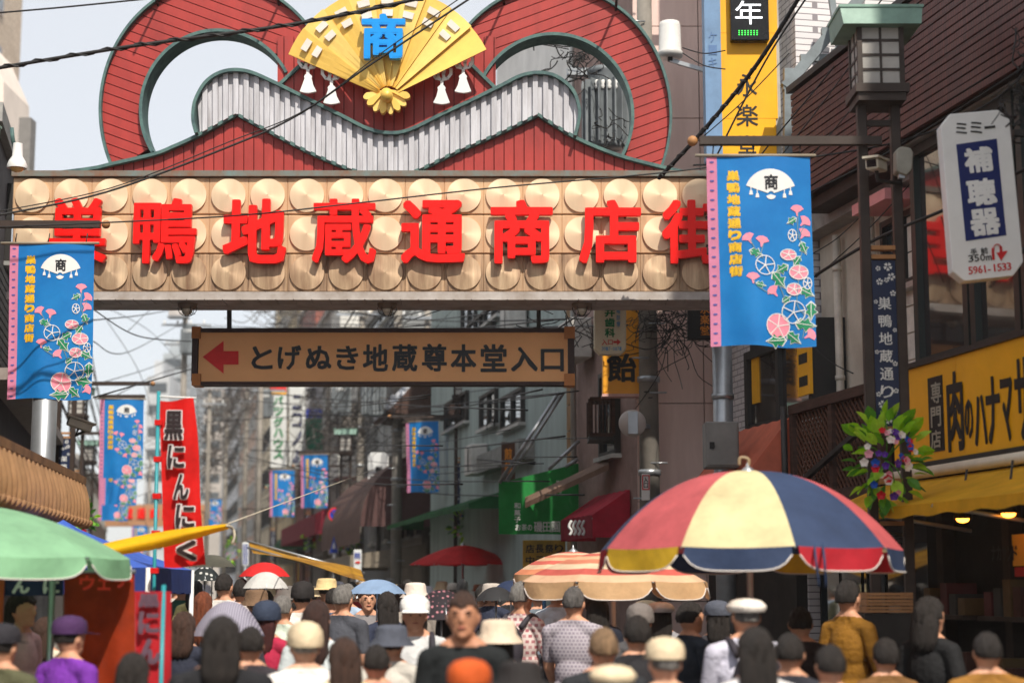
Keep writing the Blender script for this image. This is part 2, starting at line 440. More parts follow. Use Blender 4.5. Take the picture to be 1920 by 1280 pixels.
# white corrugated wave
def wbot(x):
    if x<=690: return lerp_poly(T1,x)
    if x>=761: return lerp_poly(T2,x)
    return 326
def wtop_full(x):
    if x<437: pts=sorted(WT[:6*4+1]);
    elif x>1010: pts=sorted(WT[18*4:])
    else: pts=WT[6*4:18*4+1]
    # on the rounded ends take the highest point for this x
    best=None
    for (a,b),(c,d) in zip(WT,WT[1:]):
        if min(a,c)<=x<=max(a,c):
            y=b if a==c else b+(d-b)*(x-a)/(c-a); best=y if best is None else min(best,y)
    return best if best is not None else 250
def wlow(x):
    lo=wbot(x); worst=None
    for (a,b),(c,d) in zip(WT,WT[1:]):
        if min(a,c)<=x<=max(a,c) and (x<370 or x>1077):
            y=b if a==c else b+(d-b)*(x-a)/(c-a); worst=y if worst is None else max(worst,y)
    return min(lo,worst) if worst else lo
wq=fan_quads(wtop_full,wlow,363.2,1085.6,150)
for k,cells in enumerate(strips(wq,1,0,9.7,.3)): plank_mesh('corrugation',cells,gp(.03+(.045 if k%2 else 0)),.06,M_WHITE,gate)
# backing and trims
bk=MB()
for q in AL+AR: bk.prism([(g2(*p)[0],g2(*p)[2]) for p in q],GY+.24,GY+.40)
for T,(xa,xb) in ((T1,(97,690)),(T2,(761,1290))):
    for q in fan_quads(lambda x:lerp_poly(T,x),lambda x:326,xa,xb,50): bk.prism([(g2(*p)[0],g2(*p)[2]) for p in q],GY+.18,GY+.36)
for q in field: bk.prism([(g2(*p)[0],g2(*p)[2]) for p in q],GY+.19,GY+.36)
bk.build('ornament_back',mat('dark_red_joint',(86,26,26),.7,.1),gate)
def trim(pts,w,y0,y1,name='trim'):
    """band following a 2-D path, w pixels wide"""
    mb=MB(); P=[Vector(p) for p in pts]; L=[];Rr=[]
    for i,p in enumerate(P):
        d=(P[min(i+1,len(P)-1)]-P[max(i-1,0)]); n=Vector((-d.y,d.x)).normalized()*w/2; L.append(p+n);Rr.append(p-n)
    for i in range(len(P)-1):
        mb.prism([(g2(q.x,q.y)[0],g2(q.x,q.y)[2]) for q in (L[i],L[i+1],Rr[i+1],Rr[i])],GY+y0,GY+y1)
    return mb.build(name,M_GREEN,gate)
el=lambda cx,cy,r,angs:[(cx+r[0]*math.cos(t),cy-r[1]*math.sin(t)) for t in angs]
keepL=[t for t in angL if t>R(30) and (200-245*math.sin(t))<lerp_poly(T1,405+223*math.cos(t))+2]; keepR=[t for t in angR if t<R(150) and (210-245*math.sin(t))<lerp_poly(T2,1038+222*math.cos(t))+2]
trim(el(405,200,(223,245),keepL),5,.13,.5); trim(el(1038,210,(222,245),keepR),5,.13,.5)
ki=[t for t in [R(28+(212-28)*i/60) for i in range(61)] if (200-150*math.sin(t))<lerp_poly(T1,405+146*math.cos(t))]; trim(el(405,200,(146,150),ki),6,.12,.46)
ki=[t for t in [R(152-(152+30)*i/60) for i in range(61)] if (210-153*math.sin(t))<lerp_poly(T2,1038+150*math.cos(t))]; trim(el(1038,210,(150,153),ki),6,.12,.46)
trim(T1[:-2],6,.06,.42); trim(T2[2:],6,.06,.42); trim(WT,6,-.03,.3)
trim([(566,112),(517,157)],6,.1,.34); trim([(880,112),(929,160)],6,.1,.34)
# --- fan
fan=MB(); PV=(730,192)
fp=lambda a,r:(PV[0]+r*math.cos(R(a)),PV[1]-r*math.sin(R(a)))
hub=MB(); hub.tube([g2(728,190,-.3),g2(728,190,.12)],.07,16); fanp=hub.build('fan',M_GOLD,gate); fanp['label']='large gold folding fan ornament with blue character'
A0,A1,NB=26.0,155.0,9
for k in range(NB):
    a=A0+(A1-A0)*k/NB; b=A0+(A1-A0)*(k+1)/NB+1.2
    mb=MB(); rads=[22,60,120,203]
    # each blade is folded: one edge stands proud of the other
    for i in range(3):
        for j in range(3):
            ta=a+(b-a)*j/3; tb=a+(b-a)*(j+1)/3
            da=-.20+.035*(ta-a)/(b-a)-.012*(k%2); db=-.20+.035*(tb-a)/(b-a)-.012*(k%2)
            p=[fp(ta,rads[i]),fp(tb,rads[i]),fp(tb,rads[i+1]),fp(ta,rads[i+1])]
            mb.add([g2(*p[0],da),g2(*p[1],db),g2(*p[2],db),g2(*p[3],da),g2(*p[0],da+.02),g2(*p[1],db+.02),g2(*p[2],db+.02),g2(*p[3],da+.02)],[(0,1,2,3),(7,6,5,4),(2,3,7,6),(0,4,5,1),(0,3,7,4),(1,2,6,5)])
    mb.build('fan_blade',M_GOLD2 if k%2 else M_GOLD,fanp)
    if 0<k<NB:
        wi=MB(); mid=a+(b-a)*.45; 
        for r0 in (150,173):
            p=[fp(mid-3.6,r0),fp(mid+3.6,r0),fp(mid+3.6,r0+12),fp(mid-3.6,r0+12)]
            wi.prism([(g2(*q)[0],g2(*q)[2]) for q in p],GY-.228,GY-.2)
        wi.build('fan_window',mat('fan_white',(214,206,196),.5,.05),fanp)
for k in range(8):                                # lower scalloped end
    a=188+(352-188)*k/8; b=188+(352-188)*(k+1)/8; ctr=(727,176)
    q=lambda t,r:(ctr[0]+r*math.cos(R(t)),ctr[1]-r*math.sin(R(t)))
    pts=[q(a,6)]+[q(a+(b-a)*i/6,38+8*math.sin(math.pi*i/6)) for i in range(7)]+[q(b,6)]
    MB().prism([(g2(*p)[0],g2(*p)[2]) for p in pts],GY-.16-.03*(k%2),GY-.10).build('fan_foot',M_GOLD if k%2 else M_GOLD2,fanp)
# handle bars of the fan
for (xa,ya,xb,yb) in ((905,97,692,186),):
    pass
mb=MB()
put_glyph(mb,glyphs('商')[0],lambda x,y,q:(x,GY-.36+q,y),box=(g2(682,128)[0],g2(763,128)[0],g2(682,128)[2],g2(682,45)[2]),depth=.08,fat=.036); mb.build('emblem',M_BLUE,fanp)
for (cx,cy,fl) in ((579,176,1),(623,197,1),(829,197,-1),(869,176,-1)):
    mb=MB(); q=lambda pts:[(g2(cx+fl*x,cy+y)[0],g2(cx+fl*x,cy+y)[2]) for x,y in pts]
    mb.prism(q([(-15,0),(-8,2),(0,3),(8,2),(16,0),(10,-12),(7,-24),(8,-28),(4,-32),(-4,-32),(-7,-28),(-6,-24),(-11,-10)]),GY-.10,GY-.06)
    for path in ([(0,-30),(0,-44)],[(-17,-64),(-17,-54),(-11,-46),(0,-43),(11,-46),(17,-54)],[(-5,-62),(-3,-54),(-4,-46)],[(7,-62),(7,-52),(6,-46)]):
        P=[Vector((g2(cx+fl*x,cy+y)[0],GY-.08,g2(cx+fl*x,cy+y)[2])) for x,y in path]
        for a,b in zip(P,P[1:]): mb.bar(a,b+(b-a).normalized()*.01,.034,.03)
    mb.build('tassel',M_WPAINT,gate)
# support rods on top of the arches, standing forward
for px,py in ((290,5),(519,4),(945,2),(1157,14)):
    MB().tube([g2(px,py,.3),g2(px-2,py-45,-.5)],.016,6).build('stay_rod',M_DARKST,gate)
# columns
def column(pxc,w,pytop,name='column'):
    p=W(pxc,pytop,GY+.35); r=w/2*sz(GY+.35)
    mb=MB(); mb.tube([(p.x,GY+.35,0),(p.x,GY+.35,p.z)],r,20)
    for z in (.3,3.0,3.9): mb.tube([(p.x,GY+.35,z),(p.x,GY+.35,z+.06)],r*1.12,20)
    mb.build(name,M_STEEL,gate)
column(92,46,560); column(1352,38,560)
# flood lamps under the board
for px in (352,726,1091):
    p=W(px,562,GY+.2); lp=MB(); lp.smooth=True
    lp.lathe((p.x,GY+.2,p.z),[(.02,.0),(.1,-.01),(.115,-.05),(.105,-.09),(.07,-.11)],16); lo=lp.build('flood_lamp',mat('lamp_brown',(120,104,88),.5,.1),gate)
    cg=MB()
    for k in range(6):
        t=k*math.pi/3; pts=[Vector((p.x,GY+.2,p.z))+Vector((.11*math.cos(t)*math.cos(u),.11*math.sin(t)*math.cos(u),-.09-.1*math.sin(u))) for u in [i*math.pi/8 for i in range(5)]]
        cg.tube(pts,.004,4)
    cg.lathe((p.x,GY+.2,p.z),[(.085,-.155),(.09,-.16)],16); cg.build('lamp_cage',M_DARKST,lo)
    ln=MB(); ln.sph((p.x,GY+.2,p.z-.12),.06); ln.build('bulb',mat('lamp_glass',(200,190,170),.2,0),lo)
# ================================================================ buildings along both sides
def XF(side,Y,off=0): return (XFR(Y) if side>0 else XFL(Y))+off*side      # off > 0 = further back from the street
def Yat(px,py,off=0,side=1):
    """where the facade line (set back by off) is seen at photo column px"""
    u=(px-960)/FPX; v=(640-py)/FPX; a=u/(math.cos(PITCH)-v*math.sin(PITCH))
    return (XF(side,0,off))/(a-SLOPE)
M_DFRAME=mat('dark_window_frame',(44,42,40),.5,.1); M_GLASS=glass_mat('window_glass',(38,46,50)); M_ALU=mat('aluminium_frame',(176,176,172),.4,.08,metal=.5)
M_CURT=mat('pale_curtain',(190,186,178),.8,.15,5,stretch=(6,6,.4))
def bld(name,label,side,Y0,Y1,z1,m,off=0,depth=8,z0=0,roofm=None,group=None):
    A=(XF(side,Y0,off),Y0); B=(XF(side,Y1,off),Y1); n=Vector((1,-SLOPE)).normalized()*depth*side
    t=thing(name,label,'building',(A[0]+side*.5,(Y0+Y1)/2,0),group)
    P=[A,B,(B[0]+n.x,B[1]+n.y),(A[0]+n.x,A[1]+n.y)]
    mb=MB(); mb.add([(x,y,z) for z in (z0,z1) for x,y in P],[(0,1,2,3),(4,5,6,7)]+[(i,(i+1)%4,(i+1)%4+4,i+4) for i in range(4)])
    mb.build('wall',m,t)
    c=Vector(((P[0][0]+P[2][0])/2,(P[0][1]+P[2][1])/2)); k=1+.16/max(1,(Y1-Y0))
    mb=MB(); mb.add([(c.x+(x-c.x)*k-(.06*side if i<2 else 0),c.y+(y-c.y)*k,z) for z in (z1,z1+.25) for i,(x,y) in enumerate(P)],[(0,1,2,3),(4,5,6,7)]+[(i,(i+1)%4,(i+1)%4+4,i+4) for i in range(4)])
    mb.build('parapet',roofm or mat('parapet_grey',(150,148,144),.8,.12),t)
    t['_f']=(side,off); return t
def fx(side,off,Y,z,out): return Vector((XF(side,Y,off)-side*out,Y,z))
def fbox(mb,side,off,Ya,Yb,za,zb,o0,o1):
    V=[fx(side,off,Y,z,o) for z in (za,zb) for Y in (Ya,Yb) for o in (o0,o1)]
    mb.add(V,[(0,1,3,2),(4,6,7,5),(0,4,5,1),(2,3,7,6),(0,2,6,4),(1,5,7,3)])
def fwin(t,Ya,Yb,za,zb,nx=2,nz=1,fm=None,gm=None,fw=.06,sill=True,off=None):
    side,o=t['_f']; side=int(side); o=o if off is None else off; mb=MB()
    fbox(mb,side,o,Ya,Ya+fw,za,zb,0,.08); fbox(mb,side,o,Yb-fw,Yb,za,zb,0,.08)
    fbox(mb,side,o,Ya+fw,Yb-fw,za,za+fw,0,.078); fbox(mb,side,o,Ya+fw,Yb-fw,zb-fw,zb,0,.078)
    for i in range(1,nx):
        y=Ya+(Yb-Ya)*i/nx; fbox(mb,side,o,y-fw/2,y+fw/2,za+fw,zb-fw,0,.07)
    for i in range(1,nz):
        z=za+(zb-za)*i/nz; fbox(mb,side,o,Ya+fw,Yb-fw,z-fw/2,z+fw/2,0,.066)
    f=mb.build('window',fm or M_DFRAME,t)
    for i in range(nx):
        a=Ya+(Yb-Ya)*i/nx; b=Ya+(Yb-Ya)*(i+1)/nx; mb=MB(); fbox(mb,side,o,a+fw*.4,b-fw*.4,za+fw*.5,zb-fw*.5,.004,.02+.012*(i%2)); mb.build('pane',gm or M_GLASS,f)
    if sill:
        mb=MB(); fbox(mb,side,o,Ya-.05,Yb+.05,za-.06,za-.002,0,.14); mb.build('sill',M_ALU,f)
    return f
def win_rows(t,Y0,Y1,z0,z1,wy,wz,gy,gz,fm=None,gm=None,nx=2):
    y=Y0+gy/2
    while y+wy<=Y1:
        z=z0
        while z+wz<=z1: fwin(t,y,y+wy,z,z+wz,nx,1,fm,gm); z+=wz+gz
        y+=wy+gy
def ac_unit(t,Y,z,w=.75,h=.6):
    side,o=t['_f']; side=int(side); mb=MB(); fbox(mb,side,o,Y,Y+w,z,z+h,.05,.38); u=mb.build('air_conditioner',mat('ac_white',(198,196,190),.5,.1),t,bevel=.02)
    c=fx(side,o,Y+w*.4,z+h/2,.385); g=MB()
    for r in (.06,.12,.18,.24): g.tube([c+Vector((0,r*math.cos(a),r*math.sin(a))) for a in [k*math.pi/10 for k in range(21)]],.007,4)
    g.build('grille',M_DARKST,u)
def down_pipe(t,Y,z0,z1,m=None):
    side,o=t['_f']; side=int(side); mb=MB(); mb.tube([fx(side,o,Y,z0,.09),fx(side,o,Y,z1,.09)],.045,8)
    for z in (z0+.4,(z0+z1)/2,z1-.4): mb.tube([fx(side,o,Y,z,.09),fx(side,o,Y,z+.05,.09)],.056,8)
    mb.build('down_pipe',m or M_ALU,t)

# ---- right A: meat shop with brown tiled upper storey
M_BROWN=mat('brown_lower_wall',(70,52,46),.7,.15)
A=bld('meat_shop','brown tiled shop building with long yellow sign at the right edge','building' and 1,11.0,15.85,5.9,M_BROWN,off=.25,depth=7); A['category']='building'
M_BTILE=tile_mat('brown_tile',(104,56,50),(84,46,44),(46,28,26),.045,.4,.012,.5,.25,'YZ',.12)
zb0=5.92; ncr=17; hh=1.22/ncr
core=MB(); fbox(core,1,.25,9.0,18.2,zb0,zb0+1.24,-.30,.28); core.build('brick_core',mat('brick_joint',(40,24,22),.8,.1),A)
for k in range(ncr):
    mb=MB(); fbox(mb,1,.25,9.0,18.22,zb0+k*hh+.006,zb0+(k+1)*hh-.008,.28,.32+.004*math.sin(k*2.1)); mb.build('tile_course',M_BTILE,A)
mb=MB(); fbox(mb,1,.25,9.0,18.25,zb0+1.24,zb0+1.31,-.3,.36); mb.build('coping',M_DFRAME,A)
mb=MB(); fbox(mb,1,.25,15.86,18.2,zb0-.12,zb0-.003,-1.5,.2); mb.build('overhang_beam',mat('overhang_dark',(60,50,46),.7,.1),A)
# window band
zs=W(1720,697,15.5).z
ys=[11.0,11.95,12.9,13.8,14.7,15.8]
for a,b in zip(ys,ys[1:]):
    fwin(A,a+.02,b-.02,zs+.06,5.88,1,1,mat('green_black_frame',(34,42,40),.4,.1),mat('shop_window_glass',(58,52,50),.03,.1,.8,spec=1.0,coat=1.0),.09,sill=False,off=.2)
# yellow fascia
M_YEL=mat('yellow_sign',(240,172,8),.4,.06,1.5); M_BLACK=mat('black_paint',(26,24,24),.5,.05)
zf0=W(1720,872,15.5).z; zf1=zs
for a,b in zip([10.6,11.9,13.15,14.45],[11.9,13.15,14.45,15.72]):
    mb=MB(); fbox(mb,1,0,a+.004,b-.004,zf0,zf1,0,.13); mb.build('sign_panel',M_YEL,A)
mb=MB(); fbox(mb,1,0,10.6,15.74,zf1+.004,zf1+.05,0,.16); fbox(mb,1,0,10.6,15.74,zf0-.05,zf0-.004,0,.16); mb.build('sign_edge',M_DFRAME,A)
def on_facade(px0,px1,py0,py1,out,side=1,off=0):
    """glyph box on the facade from photo pixels -> (Y left, Y right, z0, z1)"""
    o=off-out; ya=Yat(px0,(py0+py1)/2,o,side); yb=Yat(px1,(py0+py1)/2,o,side); ym=(ya+yb)/2
    return ya,yb,W(px0,py1,ym).z,W(px0,py0,ym).z
def facade_text(chars,boxes,out,m,parent,name='lettering',side=1,fat=.03,join=True):
    mb=MB()
    for ch,bx in zip(chars,boxes):
        ya,yb,z0,z1=on_facade(*bx,out,side)
        put_glyph(mb,glyphs(ch)[0],lambda a,b,q:fx(side,0,-a,b,out-q),box=(-ya,-yb,z0,z1),fat=fat)
        if not join: mb.build(name,m,parent); mb=MB()
    if join: mb.build(name,m,parent)
facade_text('肉のハナマサ',[(1775,1806,696,846),(1808,1824,748,822),(1826,1850,740,835),(1848,1875,705,832),(1876,1899,708,828),(1902,1932,670,826)],.138,M_BLACK,A,'sign_letter',fat=.05,join=False)
ya,yb,z0,z1=on_facade(1741,1768,706,846,.138)
mb=MB(); fbox(mb,1,0,yb,ya,z0,z1,.131,.137); mb.build('sign_seal',M_BLACK,A)
facade_text('専門店',[(1745,1764,716,756),(1745,1764,762,800),(1745,1764,806,840)],.144,mat('seal_silver',(170,166,150),.4,.1),A,fat=.02)
# flat dark panel painted as the shop's inner shade, and what stands before it
sh=MB(); zc=zf0-.3
M_DIM=mat('shop_interior',(58,48,42),.8,.2,3)
for (a,b,c,d,e,f) in ((10.6,15.8,.14,.2,.0,.0),):
    pass
mb=MB(); fbox(mb,1,.25,11.0,15.85,.14,zf0-.06,.02,.05); mb.build('shop_shade_panel',mat('shop_shade_dark',(26,22,20),.8,.2,3),A)
for i,y in enumerate((11.9,13.0,14.1,15.3)):
    mb=MB(); fbox(mb,1,.25,y,y+.12,.14,zf0-.06,.05,.16); mb.build('shop_pillar',M_DIM,A)
for i,(y,z) in enumerate(((12.2,.9),(12.2,1.5),(13.3,.9),(13.3,1.5),(14.4,.9),(14.4,1.5))):
    mb=MB(); fbox(mb,1,.25,y,y+.85,z,z+.04,.05,.42); s_=mb.build('shelf',M_DIM,A)
    for k in range(5):
        mb=MB(); hgt=random.uniform(.12,.3); fbox(mb,1,.25,y+.05+k*.16,y+.17+k*.16,z+.04,z+.04+hgt,.12,.38); mb.build('goods_box',mat('goods%d'%((i+k)%4),[(70,36,26),(90,70,36),(50,50,48),(80,26,26)][(i+k)%4],.6,.1),s_)
# shop poster: yellow with black writing over a red band
mb=MB(); ya,yb,z0,z1=on_facade(1852,1908,1000,1060,.5); fbox(mb,1,0,yb,ya,z0,z1,.30,.31); ps=mb.build('poster',M_YEL,A)
mb=MB(); ya,yb,z2,z3=on_facade(1856,1910,1062,1080,.5); fbox(mb,1,0,yb,ya,z2,z3,.30,.31); mb.build('poster_band',mat('poster_red',(170,34,30),.6,.05),ps)
facade_text('ナカサンド',[(1858+10*i,1867+10*i,1022,1050) for i in range(5)],.318,M_BLACK,ps)
# yellow awning with white roller tube
M_AWY=mat('yellow_awning',(236,176,26),.7,.1,3,transl=.3)
za=W(1725,898,15.4).z
def aw(u,v):
    Y=15.9-u*5.2; sag=.03*math.sin(v*math.pi)
    return fx(1,0,Y,za-.03-v*.30-sag,.18+v*.85)
aw_t=thing('yellow_awning','yellow fabric awning with white roller tube over the meat shop front','awning',fx(1,0,13.3,za,.2))
g=MB(); g.smooth=True; g.grid(aw,24,6); g.build('canopy',M_AWY,aw_t,fix=False)
v=MB(); v.grid(lambda a,b:aw(a,1)+Vector((0,0,-b*(.09+.01*math.sin(a*60)))),48,2); v.build('valance',M_AWY,aw_t,fix=False)
MB().tube([fx(1,0,15.95,za+.03,.2),fx(1,0,10.6,za+.03,.2)],.05,10).build('roller_tube',mat('cream_tube',(222,214,196),.4,.05),aw_t)
for Y in (15.6,14.3,13.0): MB().tube([fx(1,0,Y,za-.5,.12),aw((15.9-Y)/5.2,1)-Vector((0,0,.02))],.018,6).build('folding_arm',M_ALU,aw_t)
# awning lamps
for i,(px,py) in enumerate(((1805,972),(1891,962))):
    p=W(px,py,13.9 if i==0 else 12.9); t=thing('spot_lamp',['lit warm spot lamp under the yellow awning, the lower left one','lit warm spot lamp under the yellow awning nearest the right edge'][i],'lamp',p,'warm lamps under the yellow awning')
    mb=MB(); mb.smooth=True; mb.lathe(p,[(.02,.09),(.05,.07),(.075,0)],14); mb.build('lamp_shade',M_DARKST,t)
    mb=MB(); mb.sph(p,.055,sq=(1,1,.6)); mb.build('bulb',mat('lit_bulb',(255,150,50),.3,0,emit=9),t)
    MB().tube([p+Vector((0,0,.08)),p+Vector((.05,0,.4))],.01,5).build('stem',M_DARKST,t)

# ---- unseen block added right of the frame, its height set to shade the street
NB_=bld('shade_block','added tall brown block, unseen right of the meat shop, shading the street','x' and 1,-6,10.55,16.2,M_BROWN,off=.3,depth=9)

# ---- right A2: cream house with lattice terrace
M_CREAM=mat('cream_wall',(214,204,188),.75,.14,1.5,c2=(178,164,148),bump=.2)
A2=bld('cream_house','cream plastered house between brown tiled shop and white tiled block','x' and 1,15.95,19.1,5.7,M_CREAM,off=.55,depth=7)
for k in range(9):
    mb=MB(); fbox(mb,1,.55,15.96,16.9,3.2+k*.27,3.2+k*.27+.255,0,.03); mb.build('siding_board',mat('siding_cream',(218,208,196),.7,.1),A2)
down_pipe(A2,17.5,2.4,5.6,mat('pipe_cream',(206,196,182),.5,.1)); down_pipe(A2,18.4,2.4,5.6,MATS['pipe_cream'])
fwin(A2,16.3,17.3,4.75,5.5,2)
mb=MB(); fbox(mb,1,.55,16.4,17.2,5.55,5.66,.02,.4); mb.build('pink_light_box',mat('pink_box',(226,150,150),.5,.05),A2)
ter=thing('lattice_terrace','dark brown wooden terrace with criss-cross lattice, beside the lantern post','terrace',fx(1,0,17,2.2,.2))
M_DBROWN=mat('dark_brown_wood',(70,46,36),.65,.2,5,stretch=(1,1,6)); M_LATT=mat('lattice_wood',(92,58,42),.65,.15)
tz0=W(1530,930,18).z-.1; tz1=W(1630,720,16.3).z
ty0,ty1=15.95,18.25
for z,h in ((tz0,.12),(tz1-.1,.1)):
    mb=MB(); fbox(mb,1,0,ty0,ty1,z,z+h,.05,.17); mb.build('rail',M_DBROWN,ter)
for y in (ty0,(ty0+ty1)/2,ty1-.09):
    mb=MB(); fbox(mb,1,0,y,y+.09,tz0+.12,tz1-.1,.06,.16); mb.build('post',M_DBROWN,ter)
H=tz1-.1-tz0-.12
for s_ in (1,-1):
    k=ty0-H
    while k<ty1:
        a0=max(k,ty0); a1=min(k+H,ty1)
        if a1-a0>.05:
            za_,zb_=(a0-k,a1-k) if s_>0 else (H-(a0-k),H-(a1-k))
            o=.10+.014*s_; mb=MB(); mb.bar(fx(1,0,a0,tz0+.12+za_,o),fx(1,0,a1,tz0+.12+zb_,o),.012,.026); mb.build('lattice_slat',M_LATT,ter)
        k+=.095
mb=MB(); fbox(mb,1,0,ty0,ty1,tz0+.1,tz1,-.25,-.2); mb.build('terrace_back',mat('terrace_dark',(48,34,30),.8,.1),ter)
mb=MB(); mb.bar(fx(1,0,15.95,tz1-.35,.2),fx(1,0,18.2,tz0+.15,.2),.05); mb.build('brace',M_DFRAME,ter)
mb=MB(); mb.tube([fx(1,0,18.3,tz1,.2),fx(1,0,18.3,tz0+.2,.2),fx(1,0,18.3,tz0-.3,.12)],.035,8); mb.build('drain_pipe',M_DARKST,ter)
mb=MB(); mb.add([fx(1,0,15.9,tz0-.02,.1),fx(1,0,18.4,tz0-.02,.1),fx(1,0,18.4,tz0-.3,.7),fx(1,0,15.9,tz0-.3,.7),fx(1,0,15.9,tz0-.06,.1),fx(1,0,18.4,tz0-.06,.1),fx(1,0,18.4,tz0-.34,.7),fx(1,0,15.9,tz0-.34,.7)],[(0,1,2,3),(4,5,6,7),(0,1,5,4),(1,2,6,5),(2,3,7,6),(3,0,4,7)]); mb.build('canopy',mat('slate_blue',(78,96,108),.5,.15),ter)
# bay window and salmon awning of the next front
bay=thing('bay_window','dark framed shop window reflecting signs, under the big blue banner','window',fx(1,0,20,3,.1))
y0,y1,z0,z1=18.45,20.6,W(1450,800,19.6).z,W(1450,640,19.6).z
bay['_f']=(1,.25); fwin(bay,y0,y1,z0,z1,2,1,M_DFRAME,MATS['shop_window_glass'],.1,True)
mb=MB(); fbox(mb,1,.25,y0-.1,y1+.1,z0-.2,z0-.07,-.3,.2); mb.build('ledge',mat('grey_ledge',(150,140,130),.6,.1),bay)
mb=MB(); fbox(mb,1,.25,y0,y1,z0-.2,z1+.1,-.4,0); mb.build('surround',M_DFRAME,bay)
for k,(c,yy,zz,hh_) in enumerate(((M_YEL,20.2,z0+.35,.55),)):
    mb=MB(); fbox(mb,1,.25,yy,yy+.22,zz,zz+hh_,.025,.05); mb.build('window_poster',c,bay)
mb=MB(); fbox(mb,1,.25,18.4,18.75,z0+.25,z1-.1,.085,.12); e_=mb.build('yellow_strip_sign',M_YEL,bay)
for k in range(3):
    mb=MB(); fbox(mb,1,.25,18.46,18.7,z0+.35+k*.25,z0+.46+k*.25,.121,.124); mb.build('strip_mark',M_BLACK,e_)
def slope_awning(name,label,side,Ya,Yb,ztop,zbot,out0,out1,m,val=.25,cat='awning',val_m=None,ends=True,off=0):
    t=thing(name,label,cat,fx(side,off,(Ya+Yb)/2,zbot,out0)); t['_f']=(side,off)
    f=lambda u,v:fx(side,off,Ya+(Yb-Ya)*u,ztop+(zbot-ztop)*v-.02*math.sin(v*math.pi)-.006*math.sin(u*40),out0+(out1-out0)*v)
    mb=MB(); mb.smooth=True; mb.grid(f,30,6); mb.build('canopy',m,t,fix=False)
    if val:
        mb=MB(); mb.grid(lambda u,v:f(u,1)+Vector((-side*.004,0,-v*val)),30,1); mb.build('valance',val_m or m,t,fix=False)
    if ends:
        for e in (0,1):
            mb=MB(); mb.add([f(e,0),f(e,1),f(e,1)-Vector((0,0,val)),fx(side,off,Ya+(Yb-Ya)*e,zbot-val,out0)],[(0,1,2,3)]); mb.build('end_panel',m,t,fix=False)
    fr=MB()
    for u in (.02,.5,.98): fr.tube([f(u,0)-Vector((0,0,.05)),f(u,1)-Vector((0,0,.05))],.014,5)
    fr.build('frame',M_ALU,t); return t
zt_=W(1480,800,19.5).z; zl_=W(1420,905,20.5).z
slope_awning('salmon_awning','plain salmon pink awning below the dark framed window','x' and 1,18.4,20.3,zt_,zl_,.1,.55,mat('salmon_cloth',(222,120,92),.75,.1,3,transl=.25),.1)

for (nm,t_,a,b,o) in (('front_shade_panel',A2,16.0,19.05,.55),):  # dark panel painted as street level shade below the terrace
    mb=MB(); fbox(mb,1,o,a,b,.14,2.45,.0,.12); mb.build(nm,mat('front_shade_dark',(34,28,26),.5,.25,2),t_)
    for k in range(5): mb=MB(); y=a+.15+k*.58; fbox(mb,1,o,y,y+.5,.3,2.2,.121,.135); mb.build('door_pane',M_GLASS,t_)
# ---- right B: white tiled block, C: mauve block
M_WTILE=tile_mat('white_tile',(226,222,222),(214,210,212),(140,134,138),.24,.075,.10,.35,.3,'YZ',.06)
B=bld('white_tile_block','white tiled block carrying the tall yellow sign','x' and 1,19.15,22.3,15,M_WTILE,off=.35,depth=8)
mb=MB(); fbox(mb,1,.35,19.2,22.25,.14,2.7,0,.12); mb.build('front_shade_panel',mat('front_shade_dark',(34,28,26),.5,.25,2),B)  # dark panel painted as shade along the foot of the tiles
down_pipe(B,19.6,5,15,mat('blue_pipe',(140,160,180),.4,.1))
for z in (7.2,10.2): fwin(B,20.0,21.4,z,z+1.3,2)
M_MAUVE=mat('mauve_panel',(236,208,198),.6,.06,1.6,c2=(214,184,174),stretch=(2,2,.3))
Cb=bld('mauve_block','plain mauve panelled block behind the right gate column','x' and 1,22.62,25.9,13.5,mat('mauve_joint',(150,124,116),.8,.1),off=-.58,depth=8)
CXL=XF(1,22.62,-.58)
for k in range(10):
    for (xa,xb) in ((CXL,CXL+.9),(CXL+.9,CXL+1.8)):
        z=.3+1.3*k; MB().box((xa+.006,22.57,z+.006),(xb-.006,22.62,z+1.294)).build('wall_panel',M_MAUVE,Cb)
fwin(Cb,23.4,24.3,3.6,4.8,1); fwin(Cb,23.4,24.3,6.6,7.8,1); ac_unit(Cb,24.7,5.1); down_pipe(Cb,25.7,.2,13)
# ---- right D: grey green block with white upper storeys
M_GG=mat('grey_green_wall',(172,188,184),.75,.12,1.6,c2=(140,152,150),stretch=(2,2,.3),bump=.15)
D=bld('grey_green_block','grey green plastered block with ornamental window grilles, mid street','x' and 1,26.2,41,9.2,M_GG,off=-.4,depth=9)
D2=MB(); 
U=bld('white_upper_block','white rendered upper storeys seen through the right arch opening','x' and 1,26.8,37.6,14.2,mat('white_render',(224,222,218),.8,.1,1,bump=.3),off=.5,depth=9,z0=9.46)
for k in range(22):
    mb=MB(); z=.2+k*.4; fbox(mb,1,-.4,26.22,26.6,z,z+.385,.0,.16); mb.build('pilaster_block',mat('tan_pilaster',(142,108,68),.7,.2,8),D)
for (px0,px1,py0,py1) in ((838,880,745,800),(905,935,735,800),(945,985,735,800),(690,745,590,612),(880,930,590,640)):
    ya=Yat(px1,py0,-.4); yb=Yat(px0,py0,-.4); ym=(ya+yb)/2; fwin(D,ya,yb,W(px0,py1,ym).z,W(px0,py0,ym).z,2)
for (a,b) in ((29.8,31.4),(32.4,34.0),(35.0,36.6)):
    for z in (7.0,): fwin(D,a,b,z,z+1.3,2)
ac_unit(D,30.0,6.2); ac_unit(D,33.6,4.0)
